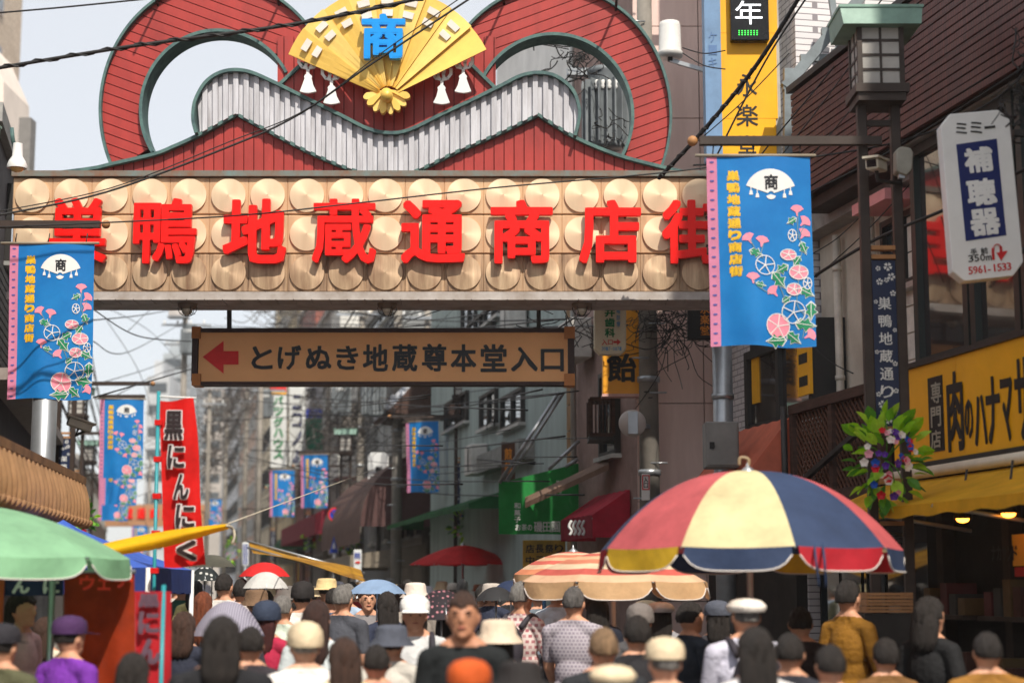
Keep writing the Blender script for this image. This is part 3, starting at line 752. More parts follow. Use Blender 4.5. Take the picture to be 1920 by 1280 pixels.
for k in range(3):
    c0=fx(1,-.4,31.9+k*.7,4.9,.12); mb=MB()
    for j in range(4): mb.tube([c0+Vector((0,.1*math.cos(a)*(1+.4*j)*.5,.1*math.sin(a)*(1+.4*j)*.5+.02*j)) for a in [i*.5 for i in range(13)]],.012,4)
    mb.build('scroll_grille',M_DARKST,D)
mb=MB(); fbox(mb,1,-.4,29.6,33.5,4.0,4.35,.0,.28); mb.build('parapet_ledge',mat('ledge_grey',(140,140,136),.8,.15),D)
bx=thing('balcony_cage','dark metal balcony cage on the wall left of the candy sign','balcony',fx(1,-.5,23.5,4.1,.3)); bp=W(1128,785,23.3); hs=sz(23.3)
fr=MB()
for dx in (-22,22):
    for dy in (0,.5): fr.bar((bp.x+dx*hs,23.3+dy,bp.z-30*hs),(bp.x+dx*hs,23.3+dy,bp.z+38*hs),.05)
for dz in (-30,38):
    fr.bar((bp.x-22*hs,23.3,bp.z+dz*hs),(bp.x+22*hs,23.3,bp.z+dz*hs),.05); fr.bar((bp.x-22*hs,23.8,bp.z+dz*hs),(bp.x+22*hs,23.8,bp.z+dz*hs),.05)
fr.build('frame',M_DBROWN,bx)
for k in range(6): MB().tube([(bp.x+(-18+7*k)*hs,23.3,bp.z-30*hs),(bp.x+(-18+7*k)*hs,23.3,bp.z+38*hs)],.012,5).build('bar',M_DBROWN,bx)
MB().box((bp.x-24*hs,23.28,bp.z-40*hs),(bp.x+24*hs,23.9,bp.z-31*hs)).build('floor_slab',M_DFRAME,bx)
# little tiled roof
tr=thing('tiled_roof','small blue grey tiled roof above the far street lantern','roof',fx(1,0,42.5,6.6,.2)); 
M_TILEB=mat('roof_tile',(140,150,166),.5,.2,6,c2=(190,190,192))
for i in range(8):
    for j in range(6):
        c=fx(1,0,41.3+i*.34,6.3+.22*(5-j),.15+j*.2); mb=MB(); mb.smooth=True
        mb.tube([c,c+Vector((-.24,0,-.25))],.15,8); mb.build('roof_tile',M_TILEB,tr)
MB().add([fx(1,0,41.1,7.55,0),fx(1,0,44.1,7.55,0),fx(1,0,44.1,6.0,1.45),fx(1,0,41.1,6.0,1.45),fx(1,0,41.1,5.85,0),fx(1,0,44.1,5.85,0)],[(0,1,2,3),(4,5,2,3),(0,3,4),(1,2,5)]).build('roof_deck',M_DBROWN,tr)
# ---- further right hand row
def rnd(c,a=14): return tuple(max(0,min(255,int(x+random.uniform(-a,a)))) for x in c)
ROWR=[(41.2,50.5,7.8,(168,160,150),'pale stucco house behind the second lantern post'),(50.7,58,10.5,(120,122,122),'grey concrete house past the tiled roof'),
 (58.2,66,15.5,(206,196,180),'cream block with dark window bands behind the signs'),(66.2,76,13,(132,128,124),'mid grey block behind the no parking sign'),(76.2,85,15,(140,72,60),'red brick block just above the orange direction sign'),
 (85.2,104,20.5,(212,190,150),'tan apartment block above the orange direction sign'),(104.3,125,17,(206,190,160),'pale sandy block far along the right row'),(125.3,150,20,(180,150,130),'brown block far along the right row'),(150.5,185,24,(190,190,192),'bluish grey block farthest along the right row')]
for i,(a,b,h,c,lb) in enumerate(ROWR):
    m=tile_mat('row_brick',(150,80,66),(132,68,58),(110,80,72),.22,.07,.1,.7,.2,'YZ') if i==4 else mat('row_wall_%d'%i,c,.8,.14,.8,bump=.2)
    t=bld('street_house',lb,1,a,b,h,m,off=random.uniform(-.1,.3),depth=9,group='houses along the right side of the street')
    st=1.6 if b-a<12 else 2.4
    win_rows(t,a+.2,b-.2,3.2,h-.8,st*.6,1.25,st*.55,1.35,M_ALU if i%2 else M_DFRAME)
    if i in (0,1,3): ac_unit(t,a+2,5.0)
    if i in (2,5):
        for z in [3.0+2.6*k for k in range(int((h-4)/2.6))]:
            mb=MB(); fbox(mb,1,float(t['_f'][1]),a+.5,a+3.6,z,z+.9,.14,.9); bo=mb.build('balcony',mat('balcony_white',(206,204,198),.7,.1),t)
    down_pipe(t,b-.3,.2,h)
# ---- left side
M_LDARK=mat('dark_shop_wall',(70,60,62),.7,.15,2)
LD=bld('dark_shop','dark shop house behind the left gate column','x' and -1,21.0,37.5,7.6,M_LDARK,off=-1.15,depth=8)
for k in range(12):
    mb=MB(); fbox(mb,-1,-1.15,21.2,37,4.6+k*.12,4.6+k*.12+.09,.0,.05); mb.build('louvre',mat('louvre_dark',(44,38,38),.6,.1),LD)
fwin(LD,23,26,5.2+1.0,7.3,2); fwin(LD,28,31,6.2,7.3,2)
mb=MB(); fbox(mb,-1,-1.15,21.2,37,4.35,4.5,0,.45); mb.build('ledge',mat('ledge_pale',(150,138,132),.7,.1),LD)
WG=bld('white_gabled_house','white rendered house with sloping gable at the left edge','x' and -1,40,46.5,9.8,mat('warm_white_render',(222,208,196),.8,.08,1),off=.55,depth=9)
xa=XF(-1,46.5,.55); gb=MB(); pts=[(W(62,330,46.4).x,W(62,330,46.4).z-4),(W(54,200,46.4).x,W(54,200,46.4).z),(W(20,120,46.4).x,W(20,120,46.4).z),(W(-120,100,46.4).x,W(-120,100,46.4).z),(W(-120,600,46.4).x,9.5)]
gb.prism(pts,44.0,46.45); gb.build('gable',MATS['warm_white_render'],WG)
p0=W(44,228,43.9); p1=W(62,335,43.9); MB().box((p0.x,43.5,p1.z),(p1.x,43.98,p0.z)).build('chimney_box',mat('grey_box',(120,116,112),.7,.1),WG)
TW=thing('tan_brick_tower','tan brick tower block in the top left corner','building',W(-60,1000,60))
xr=W(38,100,74).x; zt_w=W(38,-160,66).z
MB().box((xr-9,58,0),(xr,74,zt_w)).build('wall',tile_mat('tower_brick',(206,188,168),(190,170,150),(140,126,112),.42,.16,.1,.8,.2,'YZ'),TW)
for k in range(7):
    for Y in (60.5,64.5,69.5):
        z=zt_w-2.6-k*3; mb=MB(); mb.box((xr+.01,Y,z),(xr+.08,Y+1.6,z+1.7)); f_=mb.build('window',mat('tower_shutter',(170,156,146),.6,.1),TW)
        MB().box((xr+.081,Y+.15,z+.15),(xr+.095,Y+1.45,z+1.55)).build('pane',M_GLASS,f_)
ROWL=[(47,58,6.6,(150,140,132),'low greyish shop house beyond the white gabled house'),(58.2,72,6.0,(120,112,106),'low dark shop house on the far left side'),(72.2,92,7.2,(176,168,158),'low pale shop house near the far gate'),(92.3,118,7.8,(140,130,124),'low brownish house beside the far gate')]
for i,(a,b,h,c,lb) in enumerate(ROWL):
    t=bld('street_house',lb,-1,a,b,h,mat('rowl_wall_%d'%i,c,.8,.14,.8,bump=.2),off=.2,depth=9,group='houses along the left side of the street')
    win_rows(t,a+.3,b-.3,3.3,h-.5,1.3,1.2,1.2,1.2,M_ALU)
# far end of the street
for i,(px0,px1,py,Y,c,lb) in enumerate(((276,318,705,230,(176,178,180),'pale far apartment tower with stepped roof at the street end'),(306,352,662,260,(150,156,160),'greyer and taller far apartment tower behind the orange sign'),(340,420,690,300,(168,160,152),'brownish far tower partly behind the orange sign'))):
    a=W(px0,py,Y); b=W(px1,py,Y); t=thing('far_tower',lb,'building',(a.x,Y,0),'towers at the end of the street')
    MB().box((a.x,Y,0),(b.x,Y+15,a.z)).build('wall',mat('far_wall_%d'%i,c,.8,.1,.3),t)
    MB().box((a.x+.5,Y+2,a.z),(a.x+(b.x-a.x)*.55,Y+10,a.z+2.4)).build('roof_house',MATS['far_wall_%d'%i],t)
    for k in range(9):
        mb=MB(); mb.box((a.x+.3,Y-.12,a.z-2.2-3*k),(b.x-.3,Y-.02,a.z-.9-3*k)); mb.build('window_band',M_GLASS,t)
M_WIRE=mat('black_cable',(28,26,26),.6,.1); M_WIREF=mat('grey_cable',(92,86,82),.7,.3,3)  # second cable tone is a paler grey, used for the far tangles
# ================================================================ street lanterns and banners
M_LBROWN=mat('lantern_brown',(58,46,40),.55,.15,5); M_TANWOOD=mat('tan_batten',(168,120,76),.6,.15)
M_NAVY=mat('navy_panel',(24,38,72),.5,.1,4); M_COPPER=mat('copper_green_roof',(126,158,144),.5,.12,4); M_MILK=mat('milky_pane',(216,212,206),.35,.06,4,transl=.4)
M_PRINTW=mat('print_white',(222,222,220),.6,.04)
def flower2d(mb,fn,cx,cy,r,n=5,rot=0):
    for k in range(n):
        a=rot+2*math.pi*k/n; c,s_=math.cos(a),math.sin(a); t=(-s_,c)
        pts=[(.16,0),(.6,.30),(.92,.26),(.8,0),(.92,-.26),(.6,-.30)]
        mb.add([fn(cx+r*(x*c+y*t[0]),cy+r*(x*s_+y*t[1]),0) for x,y in pts],[tuple(range(6))])
def lantern(label,px,Y,arm,group='street lanterns with navy name panels'):
    bx=W(px,600,Y).x; t=thing('street_lantern',label,'street lantern',(bx,Y,.13),group); s=1/229.0       # metres per pixel of the near lantern
    zz=lambda py: W(1657,py,14).z
    for dx in (-.14,.14): MB().box((bx+dx-.04,Y-.04,.13),(bx+dx+.04,Y+.04,zz(196))).build('upright',M_LBROWN,t,bevel=.006)
    for py in (237,): MB().box((bx-.1,Y-.02,zz(py)),(bx+.1,Y+.02,zz(py)+.05)).build('rung',M_LBROWN,t)
    for py in (470,487,808,905,962,985): MB().box((bx-.1,Y-.05,zz(py)),(bx+.1,Y+.03,zz(py)+.035)).build('rung',M_TANWOOD,t)
    pz0,pz1=zz(803),zz(489)
    nb=MB().box((bx-.098,Y-.03,pz0),(bx+.098,Y+.03,pz1)).build('name_panel',M_NAVY,t)
    mb=MB(); h=pz1-pz0
    for i,ch in enumerate('巣鴨地蔵通り'):
        cz=pz1-h*(.26+.105*i); put_glyph(mb,glyphs(ch)[0],lambda a,b,q:(a,Y-.034+q,b),box=(bx-.055,bx+.055,cz-.052,cz+.052),fat=.012)
    mb.build('panel_lettering',M_PRINTW,nb)
    mb=MB(); rn=random.Random(5)
    for (u,v,r) in [(.25,.05,.03),(.7,.04,.05),(.85,.1,.045),(.3,.13,.04),(.62,.12,.03),(.9,.2,.035),(.1,.25,.025),(.08,.55,.025),(.9,.62,.03),(.93,.42,.025),(.1,.8,.03),(.25,.86,.045),(.8,.9,.04),(.5,.95,.05),(.9,.78,.03),(.15,.95,.035)]:
        flower2d(mb,lambda a,b,q:(a,Y-.034,b),bx-.09+.18*u,pz1-h*v,r*.8,rot=rn.random()*3)
    mb.build('blossom_print',M_PRINTW,nb)
    # lamp house
    z0,z1=zz(170),zz(62); w=.175
    lh=MB(); lh.box((bx-.20,Y-.20,zz(200)),(bx+.20,Y+.20,zz(186))); lh.box((bx-.225,Y-.225,zz(186)+.002),(bx+.225,Y+.225,z0)); lh=lh.build('lamp_base',M_LBROWN,t)
    fr=MB()
    for dx in (-w,w):
        for dy in (-w,w): fr.box((bx+dx-.02,Y+dy-.02,z0),(bx+dx+.02,Y+dy+.02,z1))
    for j in range(5):
        z=z0+(z1-z0)*j/4
        for d in (-w,w):
            fr.box((bx-w,Y+d-.013,z-.01),(bx+w,Y+d+.013,z+.012)); fr.box((bx+d-.013,Y-w,z-.0101),(bx+d+.013,Y+w,z+.0121))
    for d in (-w,w):
        fr.box((bx-.01,Y+d-.011,z0),(bx+.01,Y+d+.011,z1)); fr.box((bx+d-.011,Y-.01,z0),(bx+d+.011,Y+.01,z1))
    fr=fr.build('lamp_frame',M_LBROWN,t)
    for j in range(4):
        za,zb_=z0+(z1-z0)*j/4+.008,z0+(z1-z0)*(j+1)/4-.008
        for i in (0,1):
            xa=bx-w+i*w+.008
            MB().box((xa,Y-w-.004,za),(xa+w-.016,Y-w+.004,zb_)).build('pane',M_MILK,fr)
            MB().box((bx-w-.004,Y-w+i*w+.008,za),(bx-w+.004,Y+i*w-.008,zb_)).build('pane',M_MILK,fr)
    rf=MB(); rw=.325; ze=z1+.005
    rf.add([(bx-rw,Y-.29,ze-.02),(bx+rw,Y-.29,ze-.02),(bx+rw,Y+.29,ze-.02),(bx-rw,Y+.29,ze-.02),(bx-rw-.02,Y-.26,ze+.13),(bx+rw+.02,Y-.26,ze+.13),(bx+rw+.02,Y+.26,ze+.13),(bx-rw-.02,Y+.26,ze+.13)],[(0,1,2,3),(4,5,6,7),(0,1,5,4),(1,2,6,5),(2,3,7,6),(3,0,4,7)])
    rf.box((bx-rw-.03,Y-.27,ze+.131),(bx+rw+.03,Y+.27,ze+.155)); rf.build('roof',M_COPPER,t)
    za=zz(270)
    if arm:
        MB().box((bx+min(0,arm*1.52),Y-.13,za-.035),(bx+max(0,arm*1.52),Y-.06,za+.035)).build('banner_arm',M_LBROWN,t)
        mb=MB(); mb.sph((bx+arm*1.58,Y-.095,za),.045); mb.build('finial',M_TANWOOD,t)
    return t
LANT=lantern('nearest street lantern, tall dark post with lit navy name panel beside the meat shop',1658,14.0,-1)
LANT['label']='nearest street lantern, tall dark post with navy name panel beside the meat shop'
LANTL=lantern('street lantern at the left edge, only its banner arm in view',-92,17.3,1)
def clone(src,px,py,Y,label,z=None):
    c=copy_tree(src); p=W(px,py,Y); c.location=(p.x,Y,src.location.z if z is None else z); c['label']=label; return c
for (src,px,Y,lb) in ((LANT,868,37,'street lantern in mid street beside the grey green block'),(LANT,652,52,'street lantern behind the no parking sign in the far street'),(LANT,585,63,'small far street lantern left of the no parking sign'),(LANTL,131,31,'left street lantern just behind the left gate column'),(LANTL,152,41,'left street lantern with its panel close behind another post'),(LANTL,176,56,'farthest left street lantern above the blue tent'),(LANT,520,80,'tiny far street lantern near the white vertical signs')):
    clone(src,px,600,Y,lb)
# ---- banner cloth with print
BW,BH=.866,1.60
BX,BZ=W(1322,293,14).x,W(1322,293,13.9).z; BYc=13.9
M_BBLUE=mat('banner_blue',(34,146,226),.6,.1,2,c2=(14,122,204),transl=.35); M_BPINK=mat('banner_pink',(226,142,178),.65,.05,transl=.3); M_PYEL=mat('print_yellow',(232,186,40),.6,0)
M_PPINK=mat('print_pink',(238,142,162),.6,.06,30); M_PGREEN=mat('print_green',(20,128,88),.6,.08,30); M_PBLK=mat('print_black',(20,22,30),.6,0); M_PDOT=mat('print_blue_dot',(84,84,150),.6,0)
def bwave(u,v):
    return .036*math.sin(u*6.5+.6+v*1.6)*(.25+v)+.016*math.sin(u*13+2-v*3)*v+.05*v*v*math.sin(u*2.2+1)
def bp3(u,v,d=0,ox=0,oz=0): return Vector((BX+u*BW+.02*math.sin(v*2.2)*v,BYc+bwave(u,v)-d,BZ-v*BH+.01*math.sin(u*6)*v))
def banner():
    t=thing('hanging_banner','','banner',(BX+BW/2,BYc,BZ),'blue shopping street banners with morning glories')
    mb=MB(); mb.smooth=True; mb.grid(lambda u,v:bp3(.1+.9*u,v),26,40); cl=mb.build('cloth',M_BBLUE,t,fix=False)
    mb=MB(); mb.smooth=True; mb.grid(lambda u,v:bp3(.1*u,v),4,40); bd=mb.build('border',M_BPINK,t,fix=False)
    mb=MB()
    for k in range(20):
        cv=.03+.05*k; mb.add([bp3(.05+.022*math.cos(a),cv+.007*math.sin(a) if math.sin(a)>0 else cv+.004*math.sin(a),.004) for a in [i*math.pi/6 for i in range(12)]],[tuple(range(12))])
    mb.build('border_mark',M_PDOT,bd,fix=False)
    mb=MB(); mb.tube([bp3(-.04,-.004)+Vector((-.06,0,0)),Vector((bp3(1.02,-.004).x+.03,BYc,BZ+.006))],.014,8); mb.build('rod',mat('banner_rod',(150,140,124),.5,.1),t)
    for u in (.06,.45,.9): MB().tube([(BX+u*BW,BYc,BZ+.01),(BX+u*BW+.01,BYc+.01,BZ+.11)],.006,5).build('hook',M_DARKST,t)
    FN=lambda a,b,q: bp3(a,b,.005-q)
    mb=MB()
    for i,ch in enumerate('巣鴨地蔵通り商店街'):
        cv=.105+.0635*i; put_glyph(mb,glyphs(ch)[0],lambda a,b,q:bp3(a,-b,.006-q),box=(.19,.315,-cv-.028,-cv+.028),fat=.045)
    mb.build('title_lettering',M_PYEL,cl,fix=False)
    # crest: open fan with tassels
    A=1.84; cr=lambda th,r:(.61+r*math.cos(th),.205-r*math.sin(th)/A)
    mb=MB(); th=[R(20+140*i/14) for i in range(15)]
    for a,b in zip(th,th[1:]):
        for r0,r1 in ((.03,.115),(.115,.25)): mb.add([FN(*cr(a,r0),0),FN(*cr(b,r0),0),FN(*cr(b,r1),0),FN(*cr(a,r1),0)],[(0,1,2,3)])
    for k in range(6):
        a=R(200+140*k/6); b=R(200+140*(k+1)/6); mb.add([FN(*cr(R(90),.0),0),FN(*cr(a,.05),0),FN(*cr(b,.05),0)],[(0,1,2)])
    for sx in (-1,1):
        for k,(dx,dv) in enumerate(((.13,.2),(.19,.185))):
            mb.add([FN(.61+sx*dx-.012,dv,0),FN(.61+sx*dx+.012,dv,0),FN(.61+sx*dx+.018,dv+.022,0),FN(.61+sx*dx-.018,dv+.022,0)],[(0,1,2,3)])
            mb.add([FN(.61+sx*dx-.004,dv-.035,0),FN(.61+sx*dx+.004,dv-.035,0),FN(.61+sx*dx+.004,dv,0),FN(.61+sx*dx-.004,dv,0)],[(0,1,2,3)])
    mb.build('fan_crest',M_PRINTW,cl,fix=False)
    mb=MB(); put_glyph(mb,glyphs('商')[0],lambda a,b,q:bp3(a,-b,.010-q),box=(.55,.68,-.18,-.1),fat=.022); mb.build('crest_character',M_PBLK,cl,fix=False)
    # morning glories
    U=lambda px,py:((px-1322)/198,(py-292)/365)
    def disc(mb,px,py,rx,ry,d=0,n=16):
        V=[bp3(*U(px,py),.005+d)]+[bp3(*U(px+q*rx*math.cos(a),py+q*ry*math.sin(a)),.005+d) for q in (.5,1) for a in [2*math.pi*i/n for i in range(n)]]
        mb.add(V,[(0,1+i,1+(i+1)%n) for i in range(n)]+[(1+i,1+n+i,1+n+(i+1)%n,1+(i+1)%n) for i in range(n)])
    def ring(mb,px,py,rx,ry,w,d=0,n=18):
        P=[2*math.pi*i/n for i in range(n)]
        for a,b in zip(P,P[1:]+P[:1]): mb.add([bp3(*U(px+(rx+o)*math.cos(t_),py+(ry+o)*math.sin(t_)),.005+d) for t_,o in ((a,0),(b,0),(b,-w),(a,-w))],[(0,1,2,3)])
    def line(mb,pts,w,d=0):
        for (x0,y0),(x1,y1) in zip(pts,pts[1:]):
            L=math.hypot(x1-x0,y1-y0) or 1; nx,ny=-(y1-y0)/L*w/2,(x1-x0)/L*w/2
            mb.add([bp3(*U(x,y),.005+d) for x,y in ((x0+nx,y0+ny),(x1+nx,y1+ny),(x1-nx,y1-ny),(x0-nx,y0-ny))],[(0,1,2,3)])
    def star(mb,px,py,rx,ry,w,d):
        for k in range(5):
            a=R(-90+72*k+8); line(mb,[(px+q*rx*.95*math.cos(a),py+q*ry*.95*math.sin(a)) for q in (0,.33,.66,1)],w,d)
    for (x,y,rx,ry,pink) in ((1472,482,16,11,1),(1491,515,19,14,1),(1481,547,15,12,1),(1449,617,23,24,1),(1427,503,19,19,0),(1479,590,23,22,0),(1481,445,9,12,0),(1507,536,9,12,0)):
        mb=MB(); mb.mi=0
        if pink: disc(mb,x,y,rx,ry)
        mb.mi=1; ring(mb,x,y,rx,ry,1.6,.003); star(mb,x,y,rx,ry,1.8,.003); mb.build('flower',[M_PPINK,M_PRINTW],cl,fix=False)
    for (x,y,a) in ((1397,452,-.5),(1423,457,.2),(1506,418,.8),(1504,441,.6),(1403,528,0),(1441,552,-.7),(1509,634,1.1),(1492,396,0)):
        mb=MB(); c,s_=math.cos(a),math.sin(a); q=lambda p:[(x+px_*c-py_*s_,y+px_*s_+py_*c) for px_,py_ in p]
        mb.add([bp3(*U(*p),.005) for p in q([(-13,-2),(-8,-8),(0,-10),(8,-8),(13,-2),(3,4),(1,12),(-1,12),(-3,4)])],[tuple(range(9))]); mb.build('bud',M_PPINK,cl,fix=False)
    for (x,y,a,r) in ((1410,480,.3,12),(1488,494,2.2,11),(1502,468,1.2,12),(1452,530,.9,17),(1459,509,2.6,13),(1505,553,.5,14),(1512,588,1.6,16),(1500,614,.2,18),(1478,638,.7,15),(1446,645,3.0,18),(1481,417,2.6,10),(1417,541,.2,9),(1466,566,-.6,9)):
        mb=MB(); c,s_=math.cos(a),math.sin(a); sh=[(-1,0),(-.5,-.55),(-.1,-.35),(.2,-.75),(.45,-.3),(1.1,0),(.45,.3),(.2,.75),(-.1,.35),(-.5,.55)]
        mb.mi=1; mb.add([bp3(*U(x+1.16*r*(p*c-q_*s_),y+1.16*r*(p*s_+q_*c)),.004) for p,q_ in sh],[tuple(range(10))])
        mb.mi=0; mb.add([bp3(*U(x+r*(p*c-q_*s_),y+r*(p*s_+q_*c)),.0065) for p,q_ in sh],[tuple(range(10))]); mb.mi=1; line(mb,[(x-r*c,y-r*s_),(x+r*c,y+r*s_)],1.2,.003); mb.build('leaf',[M_PGREEN,M_PRINTW],cl,fix=False)
    mb=MB()
    for pts in ([(1400,455),(1412,478),(1424,490)],[(1425,462),(1420,480)],[(1494,400),(1492,440),(1500,470),(1490,500)],[(1506,425),(1492,450)],[(1440,520),(1455,545),(1462,570),(1455,600)],[(1403,532),(1412,545),(1436,558)],[(1490,530),(1486,575),(1500,600),(1495,640)]): line(mb,[tuple(p) for p in smooth_path(pts,4)],1.6,.001)
    mb.build('vine',mat('print_vine',(110,140,150),.6,0),cl,fix=False)
    return t
BAN=banner(); BAN['label']='largest blue banner with pink morning glories, hanging before the gate column at right'
for i,(px,py,Y,lb,rz) in enumerate(((98,457,17.2,'blue morning glory banner at the left edge, second largest',.0),(229,748,34.4,'blue morning glory banner left of the red garlic flag, largest of the overlapping three',.15),(225,827,43,'blue banner overlapped by a larger one, upper of two peeking out below',.1),(214,875,51,'blue banner lowest of the overlapping three beside the red garlic flag',.1),(791,790,38.6,'blue banner left of the grey green block, under the brown beam',-.5),(589,852,51.5,'far blue banner in the middle of the street, right of a smaller one',-.25),(529,881,59,'far blue banner left of its larger neighbour, under the white vertical sign',-.1),(400,935,90,'tiny blue banner just right of the red garlic flag',0),(262,985,95,'tiny blue banner low behind the blue tent top',0))):
    c=copy_tree(BAN); p=W(px,py,Y); c.location=p; c.rotation_euler=(0,0,rz); c['label']=lb
# arms that carry the far banners
for (px0,px1,py,Y,lb) in ((185,272,743,34.6,'dark bar carrying the overlapping blue banners on the left'),(757,880,786,38.8,'dark bar carrying the blue banner in mid street'),(560,655,848,51.7,'dark bar carrying the far blue banner')):
    a=W(px0,py,Y); b=W(px1,py,Y); tag(MB().bar(a,b,.07).build('banner_bar',M_LBROWN),lb,'bar')
# ================================================================ signs
def sign_text(chars,boxes,Y,m,parent,name='lettering',fat=.03,join=True):
    mb=MB()
    for ch,(a,b,c,d) in zip(chars,boxes):
        A=W(a,d,Y);B=W(b,c,Y); put_glyph(mb,glyphs(ch)[0],lambda x,y,q:(x,Y+q,y),box=(A.x,B.x,A.z,B.z),fat=fat)
        if not join: mb.build(name,m,parent); mb=MB()
    return mb.build(name,m,parent) if join else None
def rect(px0,px1,py0,py1,Y):
    A=W(px0,py1,Y);B=W(px1,py0,Y); return A.x,B.x,A.z,B.z
def poly_sign(pts,Y,th,m,name,parent,bevel=0): return MB().prism([(W(x,y,Y).x,W(x,y,Y).z) for x,y in pts],Y,Y+th).build(name,m,parent,bevel=bevel)
# direction sign under the gate
SY=19.9
ds=thing('direction_sign','long orange direction sign with red arrow hanging below the gate','sign',W(718,720,SY))
M_OR=mat('orange_sign',(250,186,124),.55,.05,1.2); M_ORD=mat('orange_frame',(188,120,58),.5,.1); M_DBR=mat('dark_brown_frame',(58,36,32),.55,.1)
x0,x1,z0,z1=rect(371,1065,623,716,SY); MB().box((x0,SY,z0),(x1,SY+.18,z1)).build('board',M_OR,ds)
def frame(px0,px1,py0,py1): 
    a,b,c,d=rect(px0,px1,py0,py1,SY-.03); return MB().box((a,SY-.03,c),(b,SY+.2,d))
frame(361,1076,615,622.5).build('top_rail',M_DBR,ds); frame(361,1076,715,721).build('bottom_rail',M_DBR,ds)
frame(358,371,623,714).build('end_rail',M_DBR,ds); frame(1065,1077,623,714).build('end_rail',M_DBR,ds)
for (a,b,c,d) in ((359,376,612,634),(359,376,700,722),(1058,1078,612,634),(1058,1078,700,722)):
    r_=rect(a,b,c,d,SY-.045); MB().box((r_[0],SY-.045,r_[2]),(r_[1],SY+.21,r_[3])).build('corner_plate',M_ORD,ds)
poly_sign([(380,669),(419,639),(419,658),(447,658),(447,683),(419,683),(419,700)],SY-.012,.008,mat('arrow_red',(226,30,28),.5,.05),'arrow',ds)
sign_text('とげぬき地蔵尊本堂入口',[(471,512,649,692),(520,565,647,693),(573,622,648,692),(630,672,648,693),(680,728,645,696),(735,783,645,696),(791,838,644,696),(845,893,645,697),(901,950,645,697),(958,1008,650,696),(1014,1057,654,696)],SY-.012,mat('sign_ink',(30,34,40),.5,0),ds,'sign_letter',.028,False)
for px in (430,1010): MB().bar(W(px,618,SY+.1),W(px,556,SY+.1),.05).build('hanger',M_DARKST,ds)
# tall yellow shop sign with display
YY=19.3
ys_=thing('tall_yellow_sign','tall yellow projecting sign with black characters and small display on top','sign',W(1400,300,YY))
x0,x1,z0,z1=rect(1351,1455,-60,302,YY)
for a,b in ((-60,62),(62.6,222),(222.6,302)):
    r_=rect(1351,1455,a,b,YY); MB().box((r_[0],YY,r_[2]),(r_[1],YY+.25,r_[3])).build('sign_panel',M_YEL,ys_)
MB().box((x0-.02,YY+.02,z0-.02),(x1+.02,YY+.3,z1)).build('case',mat('sign_case',(170,168,160),.5,.1),ys_)
sign_text('永楽堂',[(1382,1419,139,181),(1381,1421,196,237),(1381,1421,254,297)],YY-.006,M_BLACK,ys_,'sign_letter',.012,False)
r_=rect(1325,1349,-60,300,YY-.05); bs=MB().box((r_[0],YY-.05,r_[2]),(r_[1],YY+.2,r_[3])).build('side_panel',mat('slate_blue_sign',(110,142,178),.5,.12,3),ys_)
sign_text('ケーキ',[(1329,1344,60,80),(1329,1344,84,104),(1329,1344,108,128)],YY-.056,mat('faded_blue',(84,116,160),.5,.1),bs,fat=.01)
r_=rect(1371,1440,-40,76,YY-.12); led=MB().box((r_[0],YY-.12,r_[2]),(r_[1],YY-.01,r_[3])).build('display',mat('display_black',(14,14,16),.25,.1),ys_,bevel=.01)
mb=MB(); sign_text('年',[(1379,1429,2,46)],YY-.128,mat('display_white',(235,240,245),.5,0,emit=1.2),led,'display_character',.0)
mb=MB()
for i in range(7):
    for j in range(3):
        q=W(1386+i*5.6,58+j*3.6,YY-.126); mb.box((q.x-.007,YY-.126,q.z-.006),(q.x+.007,YY-.121,q.z+.006))
o=mb.build('display_dots',mat('display_green',(60,230,80),.5,0,emit=1.5),led); o['kind']='stuff'
# hearing aid sign
HY=12.8
hs_=thing('hearing_aid_sign','white octagonal projecting sign with blue panel and phone number, top right','sign',W(1840,525,HY))
poly_sign([(1764,236),(1781,214),(1872,206),(1893,224),(1919,491),(1900,517),(1809,527),(1786,509)],HY,.14,mat('sign_white',(226,224,220),.35,.05,2),'case',hs_,.006)
poly_sign([(1793,271),(1869,260),(1887,441),(1811,452)],HY-.004,.003,mat('sign_blue',(4,24,92),.6,.04),'blue_panel',hs_)
def tilt_text(chars,boxes,Y,m,parent,fat,skew=-.1,name='sign_letter'):
    for ch,(a,b,c,d) in zip(chars,boxes):
        mb=MB(); A=W(a,d,Y);B=W(b,c,Y); cx,cz=(A.x+B.x)/2,(A.z+B.z)/2
        if ch=='1': A.x=cx-(B.x-cx)*.35; B.x=cx+(B.x-cx)*.3
        def fn(x,y,q): return (x-(y-cz)*.09*1.0,Y+q,y+(x-cx)*.11)
        put_glyph(mb,glyphs(ch)[0],fn,box=(A.x,B.x,A.z,B.z),fat=fat); mb.build(name,m,parent)
tilt_text('補聴器',[(1809,1861,276,323),(1814,1867,335,385),(1820,1874,391,441)],HY-.009,MATS['sign_white'],hs_,.04)
tilt_text('ミミー',[(1792,1813,230,252),(1819,1841,228,251),(1846,1866,236,241)],HY-.006,M_BLACK,hs_,.015)
tilt_text('手前350m',[(1820,1832,466,478),(1839,1852,464,476),(1816,1825,478,491),(1827,1836,477,490),(1838,1847,476,489),(1849,1859,479,488)],HY-.006,M_BLACK,hs_,.02)
tilt_text('5961-1533',[(1816+9*i,1824+9*i,500-1*i,514-1*i) if i!=4 else (1852,1858,505,507) for i in range(9)],HY-.006,mat('sign_red',(200,24,24),.5,0),hs_,.025)
mb=MB(); P=smooth_path([W(1863,487,HY-.005),W(1862,466,HY-.005),W(1868,458,HY-.005),W(1876,462,HY-.005),W(1877,478,HY-.005)],4)
for a,b in zip(P,P[1:]): mb.bar(a,b+(b-a)*.2,.02,.004)
